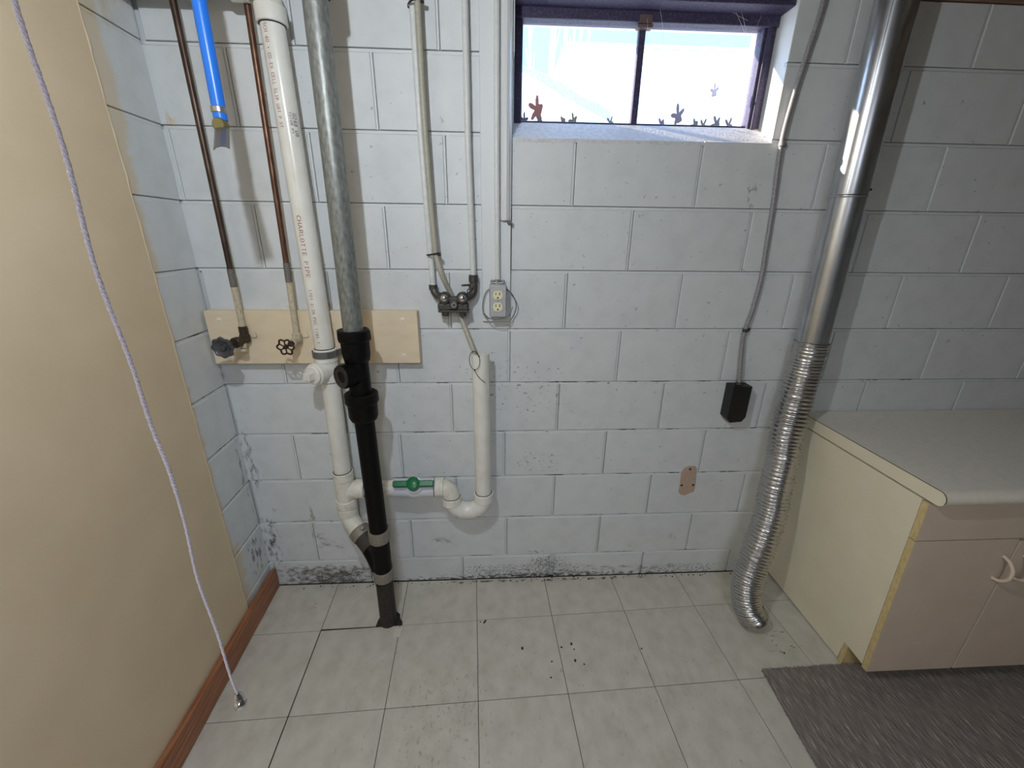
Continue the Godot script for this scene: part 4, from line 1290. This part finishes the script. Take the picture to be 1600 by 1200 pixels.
	for k in 30:
		var an := TAU * k / 30.0
		ring.append(Vector3(-0.146 + cos(an) * 0.018, 1.060 + sin(an) * 0.031, 0.102 + 0.012 * cos(an + 0.6)))
	b.tube(ring, 0.0011, 8, false, true)
	b.tube(spline([Vector3(-0.146, 1.029, 0.110), Vector3(-0.138, 1.012, 0.112), Vector3(-0.124, 0.994, 0.111), Vector3(-0.110, 0.982, 0.108)], 5), 0.001, 8)
	b.ball(Vector3(-0.146, 1.029, 0.111), Vector3(0.003, 0.003, 0.003), 8, 6)
	b.ball(Vector3(-0.131, 1.076, 0.106), Vector3(0.0032, 0.0032, 0.0032), 8, 6)
	tag(put("wire_tie", b, M.tie), "loop of thin dark wire tying the hose end to the standpipe", "wire tie")

func electrics() -> void:
	# painted board with conduit, strip and outlet
	var b := MB.new()
	b.box(Vector3(-0.118, 1.176, 0.0009), Vector3(-0.022, 2.118, 0.013), 0.002)
	tag(put("backing_board", b, plain(col(219, 222, 223), 0.5)), "narrow white painted upright board behind the outlet box", "board")
	b = MB.new()
	b.prism(PackedVector2Array([Vector2(-0.058, -0.0135), Vector2(-0.054, -0.022), Vector2(-0.046, -0.0285), Vector2(-0.038, -0.0285), Vector2(-0.029, -0.023), Vector2(-0.0255, -0.0135)]), 1.507, 2.118, 0.001, Transform3D(Basis(Vector3.RIGHT, Vector3.UP, Vector3.FORWARD) , Vector3.ZERO))
	var st := put("wood_strip", b, plain(col(220, 222, 222), 0.28))
	tag(st, "glossy white rounded strip beside the window, ending partway down", "trim strip")
	b = MB.new()
	b.box(Vector3(-0.034, 1.496, 0.0135), Vector3(-0.019, 1.507, 0.026), 0.001)
	tag(put("strip_bracket", b, plain(col(96, 98, 100), 0.5)), "small dark bracket under the end of the white strip", "bracket")
	b = MB.new()
	b.tube([Vector3(-0.067, 2.399, 0.022), Vector3(-0.068, 1.7, 0.022), Vector3(-0.066, 1.318, 0.022)], 0.0088, 18)
	tag(put("conduit", b, M.painted_pipe), "thin white painted conduit running down to the outlet box", "conduit")
	var t := thing("outlet_box", Vector3(-0.066, 1.25, 0.013), "grey metal outlet box with two ivory sockets", "outlet")
	b = MB.new()
	b.box(Vector3(-0.0935, 1.200, 0.0138), Vector3(-0.0375, 1.308, 0.062), 0.005)
	put("box", b, M.box_metal, t)
	b = MB.new()
	b.box(Vector3(-0.0925, 1.202, 0.060), Vector3(-0.0385, 1.306, 0.064), 0.003)
	var plate := put("cover_plate", b, M.box_metal, t)
	for y in [1.2745, 1.2355]:
		b = MB.new()
		var pts := PackedVector2Array()
		for k in 32:
			var an := TAU * k / 32.0
			pts.append(Vector2(-0.066 + cos(an) * 0.0165, -(y + clampf(sin(an) * 0.0165, -0.0145, 0.0145))))
		b.prism(pts, 0.0, 0.003, 0.0008, Transform3D(Basis(Vector3.RIGHT, Vector3.BACK, Vector3.DOWN), Vector3(0, 0, 0.0638)))
		var r := put("receptacle", b, M.ivory, t)
		b = MB.new()
		b.box(Vector3(-0.0735, y + 0.0005, 0.0655), Vector3(-0.0713, y + 0.009, 0.0671), 0.0)
		b.box(Vector3(-0.0612, y + 0.0, 0.0655), Vector3(-0.0586, y + 0.0095, 0.0671), 0.0)
		b.lathe([Vector2(0, 0.0018), Vector2(0.003, 0.0018), Vector2(0.003, 0)], frame_to(Vector3(-0.066, y - 0.0085, 0.0653), Vector3.BACK), 12)
		put("slot", b, M.slot, r)
	b = MB.new()
	b.ball(Vector3(-0.066, 1.255, 0.0645), Vector3(0.0028, 0.0028, 0.0015), 10, 6)
	put("screw", b, M.steel, t)
	b = MB.new()
	collar(b, Vector3(-0.066, 1.306, 0.022), Vector3.UP, 0.0125, 0.016)
	b.box(Vector3(-0.088, 1.308, 0.016), Vector3(-0.044, 1.315, 0.034), 0.003)
	b.ball(Vector3(-0.085, 1.316, 0.026), Vector3(0.006, 0.005, 0.006), 10, 6)
	b.ball(Vector3(-0.047, 1.316, 0.026), Vector3(0.006, 0.005, 0.006), 10, 6)
	put("conduit_connector", b, M.steel, t)
	b = MB.new()
	b.tube(spline([Vector3(-0.094, 1.192, 0.05), Vector3(-0.116, 1.215, 0.03), Vector3(-0.114, 1.255, 0.024), Vector3(-0.100, 1.285, 0.022), Vector3(-0.07, 1.296, 0.0175), Vector3(-0.03, 1.286, 0.022), Vector3(-0.006, 1.255, 0.026), Vector3(-0.002, 1.225, 0.024), Vector3(-0.012, 1.195, 0.016), Vector3(-0.022, 1.180, 0.016)], 6), 0.0017, 8)
	b.tube(spline([Vector3(-0.116, 1.206, 0.028), Vector3(-0.098, 1.196, 0.052), Vector3(-0.066, 1.194, 0.066), Vector3(-0.03, 1.205, 0.055), Vector3(-0.014, 1.23, 0.026)], 6), 0.0013, 8)
	tag(put("wire_loop", b, plain(col(116, 116, 118), 0.5, 0.2)), "loop of thin grey wire hung round the outlet box", "wire")
	# cable down to the black receptacle
	var path := spline([Vector3(0.876, 2.399, 0.013), Vector3(0.868, 2.104, 0.013), Vector3(0.853, 1.984, 0.013), Vector3(0.839, 1.871, 0.013), Vector3(0.829, 1.741, 0.016), Vector3(0.846, 1.566, 0.012), Vector3(0.855, 1.415, 0.012), Vector3(0.859, 1.336, 0.012), Vector3(0.852, 1.227, 0.014), Vector3(0.839, 1.150, 0.015), Vector3(0.836, 1.100, 0.018), Vector3(0.851, 0.945, 0.026)], 16)
	b = MB.new()
	b.tube(path, 0.0072, 14)
	tag(put("cable", b, M.cable), "grey metal-clad cable running down beside the window to the black box", "cable")
	for s in [[0.829, 1.741, 0.018, "small clip holding the grey cable below the window corner"], [0.8385, 1.145, 0.016, "small dark clip holding the grey cable above the black box"]]:
		b = MB.new()
		var c := Vector3(s[0], s[1], s[2])
		b.tube([c + Vector3(0, -0.006, 0), c + Vector3(0, 0.006, 0)], 0.0095, 14)
		b.box(c + Vector3(0.006, -0.006, -s[2] + 0.0008), c + Vector3(0.026, 0.006, -s[2] + 0.004), 0.001)
		b.ball(c + Vector3(0.018, 0, -s[2] + 0.005), Vector3(0.005, 0.005, 0.003), 10, 6)
		tag(put("cable_clip", b, M.cable if s[1] > 1.5 else plain(col(70, 68, 68), 0.5, 0.3)), s[3], "clip")
	t = thing("dryer_outlet", Vector3(0.855, 0.86, 0.0), "black surface-mounted dryer outlet box at the cable's end", "outlet")
	b = MB.new()
	var poly := PackedVector2Array([Vector2(0.8165, -0.937), Vector2(0.891, -0.937), Vector2(0.891, -0.812), Vector2(0.878, -0.792), Vector2(0.832, -0.788), Vector2(0.8165, -0.806)])
	b.prism(poly, 0.0009, 0.053, 0.004, Transform3D(Basis(Vector3.RIGHT, Vector3.BACK, Vector3.DOWN), Vector3.ZERO))
	put("housing", b, M.black_plastic, t)
	b = MB.new()
	for s in [[0.842, 0.818], [0.866, 0.813]]:
		b.ball(Vector3(s[0], s[1], 0.053), Vector3(0.003, 0.003, 0.0015), 10, 6)
	put("screw", b, plain(col(60, 60, 60), 0.4, 0.5), t)
	b = MB.new()
	collar(b, Vector3(0.852, 0.936, 0.026), Vector3.UP, 0.012, 0.012)
	put("cable_connector", b, M.bronze, t)

func ducts() -> void:
	var t := thing("metal_duct", Vector3(1.04, 1.1, 0.075), "straight galvanized duct in two lengths running down right of the window", "duct")
	var z := 0.0775
	var b := MB.new()
	b.tube([Vector3(1.025, 2.399, z), Vector3(1.043, 1.585, z)], 0.0515, 48)
	# folded lock seam along the pipe
	b.tube([Vector3(0.987, 2.399, z + 0.0335), Vector3(1.0055, 1.585, z + 0.0335)], 0.0016, 6)
	put("upper_length", b, M.duct, t)
	b = MB.new()
	b.tube([Vector3(1.0427, 1.60, z), Vector3(1.0436, 1.575, z), Vector3(1.052, 1.085, z)], [0.0508, 0.0502, 0.0502], 48)
	b.tube([Vector3(1.088, 1.585, z + 0.021), Vector3(1.0965, 1.09, z + 0.021)], 0.0016, 6)
	put("lower_length", b, M.duct, t)
	b = MB.new()
	b.lathe([Vector2(0.0515, 0.0), Vector2(0.0532, 0.003), Vector2(0.0532, 0.006), Vector2(0.0515, 0.009)], Transform3D(Basis(), Vector3(1.0428, 1.583, z)), 48)
	put("joint_ring", b, M.duct, t)
	b = MB.new()
	b.ball(Vector3(1.074, 1.605, z + 0.042), Vector3(0.0035, 0.0035, 0.003), 10, 6)
	put("screw", b, M.dark, t)
	# crumpled flexible foil duct
	var ctl := [Vector3(1.052, 1.118, z), Vector3(1.051, 1.04, z), Vector3(1.048, 0.96, 0.080), Vector3(1.040, 0.857, 0.088), Vector3(1.028, 0.75, 0.102), Vector3(1.022, 0.659, 0.122), Vector3(1.006, 0.55, 0.145), Vector3(0.997, 0.457, 0.165), Vector3(0.972, 0.36, 0.19), Vector3(0.944, 0.27, 0.212), Vector3(0.922, 0.20, 0.232), Vector3(0.914, 0.14, 0.252), Vector3(0.922, 0.085, 0.272), Vector3(0.944, 0.045, 0.290)]
	var path := spline(ctl, 44)
	var rad := []
	var nz := noise(1.0, 5, 3)
	for k in path.size():
		var f := float(k) / (path.size() - 1)
		var amp := 0.0009 if f < 0.12 else 0.0019
		var pitch := 6.6
		rad.append(0.0538 + amp * (2.0 * pow(0.5 + 0.5 * sin(TAU * k / pitch), 2.0) - 0.7) - 0.002 * smoothstep(0.75, 1.0, f) + nz.get_noise_1d(k * 0.35) * 0.0018)
	b = MB.new()
	b.tube(path, rad, 40, false)
	for k in b.v.size(): # dents
		var p := b.v[k]
		b.v[k] = p + b.n[k] * (nz.get_noise_3d(p.x * 34.0, p.y * 34.0, p.z * 34.0) * 0.0035 + nz.get_noise_3d(p.x * 130.0 + 9.0, p.y * 130.0, p.z * 130.0) * 0.0004)
	var fd := thing("flexible_duct", Vector3(0.95, 0.02, 0.28), "crumpled silver foil flexible duct bending from the straight duct to the floor", "duct")
	put("foil_hose", b, M.foil, fd)
	b = MB.new()
	var last: Vector3 = path[path.size() - 1]
	var dir: Vector3 = (last - path[path.size() - 4]).normalized()
	b.lathe([Vector2(0.046, -0.03), Vector2(0.050, 0.0), Vector2(0.0545, 0.003), Vector2(0.0545, -0.004)], frame_to(last, dir), 36)
	put("rim", b, M.foil, fd)

func counter_unit() -> void:
	var t := thing("base_cabinet", Vector3(1.8, 0.0, 0.26), "cream base cabinet with raw yellow door edges, right of the duct", "cabinet")
	var b := MB.new()
	# left side panel, leaning a little, notched for the toe space: polygon in z and y
	var side := PackedVector2Array([Vector2(0.006, -0.012), Vector2(0.425, -0.004), Vector2(0.432, -0.092), Vector2(0.508, -0.086), Vector2(0.508, -0.761), Vector2(0.006, -0.761)])
	b.prism(side, -0.016, 0.0, 0.0006, Transform3D(Basis(Vector3.BACK, Vector3.LEFT, Vector3.DOWN), Vector3(1.164, 0, 0)))
	for k in b.v.size():
		b.v[k].x += 0.020 - 0.036 * b.v[k].y / 0.76
	put("side_panel", b, M.cream, t)
	b = MB.new()
	b.box(Vector3(1.2, 0.09, 0.01), Vector3(2.92, 0.76, 0.500), 0.001)
	put("body", b, M.cream_front, t)
	b = MB.new()
	b.box(Vector3(1.1835, 0.001, 0.43), Vector3(2.92, 0.09, 0.447), 0.0)
	put("toe_board", b, M.raw_edge, t)
	# doors and drawer fronts, bare board showing at their edges
	var doors := [[1.180, 1.486], [1.492, 1.815], [1.826, 2.14], [2.146, 2.46], [2.466, 2.92]]
	for k in doors.size():
		var d: Array = doors[k]
		b = MB.new()
		b.box(Vector3(d[0], 0.075, 0.509), Vector3(d[1], 0.624 if k != 1 else 0.616, 0.529), 0.001)
		if k == 0:
			for q in b.v.size():
				if b.v[q].x < 1.3:
					b.v[q].x = b.v[q].x - 1.180 + 1.1815 - 0.0474 * (b.v[q].y - 0.075)
		var dr := put("door", b, M.cream_front, t)
		b = MB.new()
		b.box(Vector3(d[0] - 0.0008, 0.0755, 0.5095), Vector3(d[0] + 0.001, 0.6235 if k != 1 else 0.6155, 0.5285), 0.0003)
		if k == 0:
			for q in b.v.size():
				if b.v[q].x < 1.3:
					b.v[q].x = b.v[q].x - 1.180 + 1.1815 - 0.0474 * (b.v[q].y - 0.075)
		if k == 0:
			put("raw_edge", b, M.raw_edge, dr, "bare yellow board edge")
		if k < 4:
			var hx: float = d[1] - 0.026 if k % 2 == 0 else d[0] + 0.034
			b = MB.new()
			b.tube(spline([Vector3(hx, 0.478, 0.530), Vector3(hx, 0.484, 0.548), Vector3(hx, 0.502, 0.562), Vector3(hx, 0.52, 0.565), Vector3(hx, 0.538, 0.562), Vector3(hx, 0.556, 0.548), Vector3(hx, 0.562, 0.530)], 5), 0.0052, 12)
			put("handle", b, plain(col(222, 206, 182), 0.3), dr)
	for d in [[1.160, 1.53], [1.536, 2.14], [2.146, 2.92]]:
		b = MB.new()
		b.box(Vector3(d[0], 0.628, 0.509), Vector3(d[1], 0.757, 0.529), 0.001)
		if d[0] < 1.2:
			for q in b.v.size():
				if b.v[q].x < 1.3:
					b.v[q].x = b.v[q].x - 1.160 + 1.1555 - 0.0474 * (b.v[q].y - 0.628)
		var df := put("drawer_front", b, M.cream_front, t)
		b = MB.new()
		b.box(Vector3(d[0] - 0.0008, 0.6285, 0.5095), Vector3(d[0] + 0.001, 0.7565, 0.5285), 0.0003)
		if d[0] < 1.2:
			for q in b.v.size():
				b.v[q].x = b.v[q].x - 1.160 + 1.1555 - 0.0474 * (b.v[q].y - 0.628)
		if d[0] < 1.2:
			put("raw_edge", b, M.raw_edge, df, "bare yellow board edge")
	# worktop with a rolled front edge: profile in z and y
	b = MB.new()
	var prof := PackedVector2Array([Vector2(0.004, -0.768), Vector2(0.004, -0.812)])
	for k in 11:
		var an := PI * 0.5 - PI * k / 10.0
		prof.append(Vector2(0.545 + cos(an) * 0.021, -(0.790 + sin(an) * 0.022)))
	b.prism(prof, 1.147, 2.95, 0.0, Transform3D(Basis(Vector3.BACK, Vector3.RIGHT, Vector3.DOWN), Vector3.ZERO))
	smooth_front(b)
	var wt := thing("worktop", Vector3(1.8, 0.77, 0.28), "pale worn laminate worktop with a rounded front edge on the cream cabinet", "worktop")
	put("slab", b, M.laminate, wt)
	b = MB.new()
	b.prism(prof, -0.0008, 0.0012, 0.0, Transform3D(Basis(Vector3.BACK, Vector3.LEFT, Vector3.DOWN), Vector3(1.1465, 0, 0)))
	put("end_cap", b, M.cream, wt)
	b = MB.new()
	var line := [Vector3(1.1456, 0.8115, 0.006)]
	for k in 8:
		var an := PI * 0.5 - PI * 0.62 * k / 7.0
		line.append(Vector3(1.1456, 0.790 + sin(an) * 0.0216, 0.545 + cos(an) * 0.0206))
	b.tube(line, 0.0011, 6)
	put("edge_seam", b, plain(col(70, 56, 40), 0.8), wt, "dark brown seam along the worktop end")

func smooth_front(b: MB) -> void: # round the shading of the rolled edge
	for k in b.v.size():
		var p := b.v[k]
		if p.z > 0.5455 and absf(b.n[k].x) < 0.5:
			b.n[k] = Vector3(0, (p.y - 0.790), (p.z - 0.545)).normalized()

func small_things() -> void:
	# carpet remnant
	var b := MB.new()
	var pts := PackedVector2Array()
	var nz := noise(1.0, 8, 3)
	for k in 60:
		var f := k / 59.0
		pts.append(Vector2(lerpf(0.874, 0.795, f) + nz.get_noise_1d(k * 9.0) * 0.004, lerpf(0.462, 1.75, f)))
	pts.append(Vector2(2.9, 1.75))
	pts.append(Vector2(2.9, 0.455))
	for k in 50:
		var f := k / 49.0
		pts.append(Vector2(lerpf(2.88, 0.882, f), lerpf(0.436, 0.459, f) + nz.get_noise_1d(400 + k * 9.0) * 0.003))
	b.prism(pts, 0.0006, 0.006, 0.0)
	var rug := thing("carpet", Vector3(1.8, 0.0, 1.1), "streaky grey brown carpet remnant lying in front of the cabinet", "carpet")
	put("pile", b, M.carpet, rug)
	b = MB.new()
	for k in 900: # frayed tufts along the cut edges
		var f := rng.randf()
		var at := Vector3(lerpf(0.874, 0.795, f), 0.004, lerpf(0.462, 1.75, f)) if k % 3 else Vector3(lerpf(0.88, 1.25, f), 0.004, lerpf(0.459, 0.452, f))
		var d := Vector3(rng.randf_range(-0.006, 0.002), rng.randf_range(-0.001, 0.004), rng.randf_range(-0.006, 0.004))
		b.tube([at, at + d * 0.6 + Vector3(0, 0.001, 0), at + d], [0.0011, 0.0009, 0.0004], 4, false)
	put("fringe", b, M.carpet, rug).set_meta("kind", "stuff")
	# crumbs and flakes on the tiles
	b = MB.new()
	for s in [[0.113, 0.452], [0.124, 0.395], [0.208, 0.33], [0.214, 0.352], [0.21, 0.395], [0.24, 0.41], [0.168, 0.342], [-0.125, 0.225], [-0.14, 0.222], [-0.12, 0.218], [0.02, 0.34], [0.47, 0.36], [1.0, 0.40], [1.02, 0.25]]:
		var r := rng.randf_range(0.0025, 0.0045)
		b.ball(Vector3(s[0], 0.0018, s[1]), Vector3(r, 0.0018, r * rng.randf_range(0.7, 1.6)), 7, 5)
	for k in 60:
		var p := Vector3(rng.randf_range(-0.95, 1.1), 0.001, rng.randf_range(0.005, 0.03))
		var r := rng.randf_range(0.0015, 0.004)
		b.ball(p + Vector3(0, 0.0005, 0), Vector3(r, 0.0014, r), 6, 4)
	tag(put("crumbs", b, plain(col(48, 38, 32), 0.9)), "dark crumbs and flakes scattered over the floor tiles", "debris", "", "stuff")
	b = MB.new()
	b.box(Vector3(-0.475, 0.0004, 0.236), Vector3(-0.448, 0.002, 0.275), 0.0004)
	tag(put("tile_chip", b, plain(col(212, 207, 194), 0.6)), "small white tile chip at the foot of the black pipe", "chip")
	# pull cord of the lamp
	var t := thing("pull_cord", Vector3(-0.351, 1.0, 1.141), "braided lilac white pull cord hanging close to the camera with a small bead", "pull cord")
	b = MB.new()
	var base := Vector3(-0.351, 1.007, 1.141)
	for strand in 3:
		var p := []
		for k in 520:
			var f := k / 519.0
			var y := lerpf(1.008, 2.13, f)
			var sway := 0.0016 * sin(y * 21.0) + 0.0012 * sin(y * 47.0) + (0.0022 * exp(-pow((y - 1.285) / 0.03, 2.0)))
			var an := y * 620.0 + TAU * strand / 3.0
			var top := clampf((y - 1.95) / 0.18, 0.0, 1.0)
			var rr := 0.0008 if y > 1.26 else 0.0005
			p.append(Vector3(base.x + sway + cos(an) * rr - top * 0.012, y, base.z + sin(an) * rr - top * 0.02))
		b.tube(p, 0.00088 if strand < 2 else 0.0007, 6)
	put("cord", b, M.cord, t)
	b = MB.new()
	b.ball(base + Vector3(0, -0.004, 0), Vector3(0.0064, 0.0068, 0.0064), 9, 6)
	b.lathe([Vector2(0.003, 0.0), Vector2(0.0048, 0.001), Vector2(0.004, 0.006), Vector2(0.0018, 0.009)], Transform3D(Basis(), base + Vector3(0, 0.002, 0)), 14)
	put("bead", b, M.chrome, t, "small shiny metal bead")
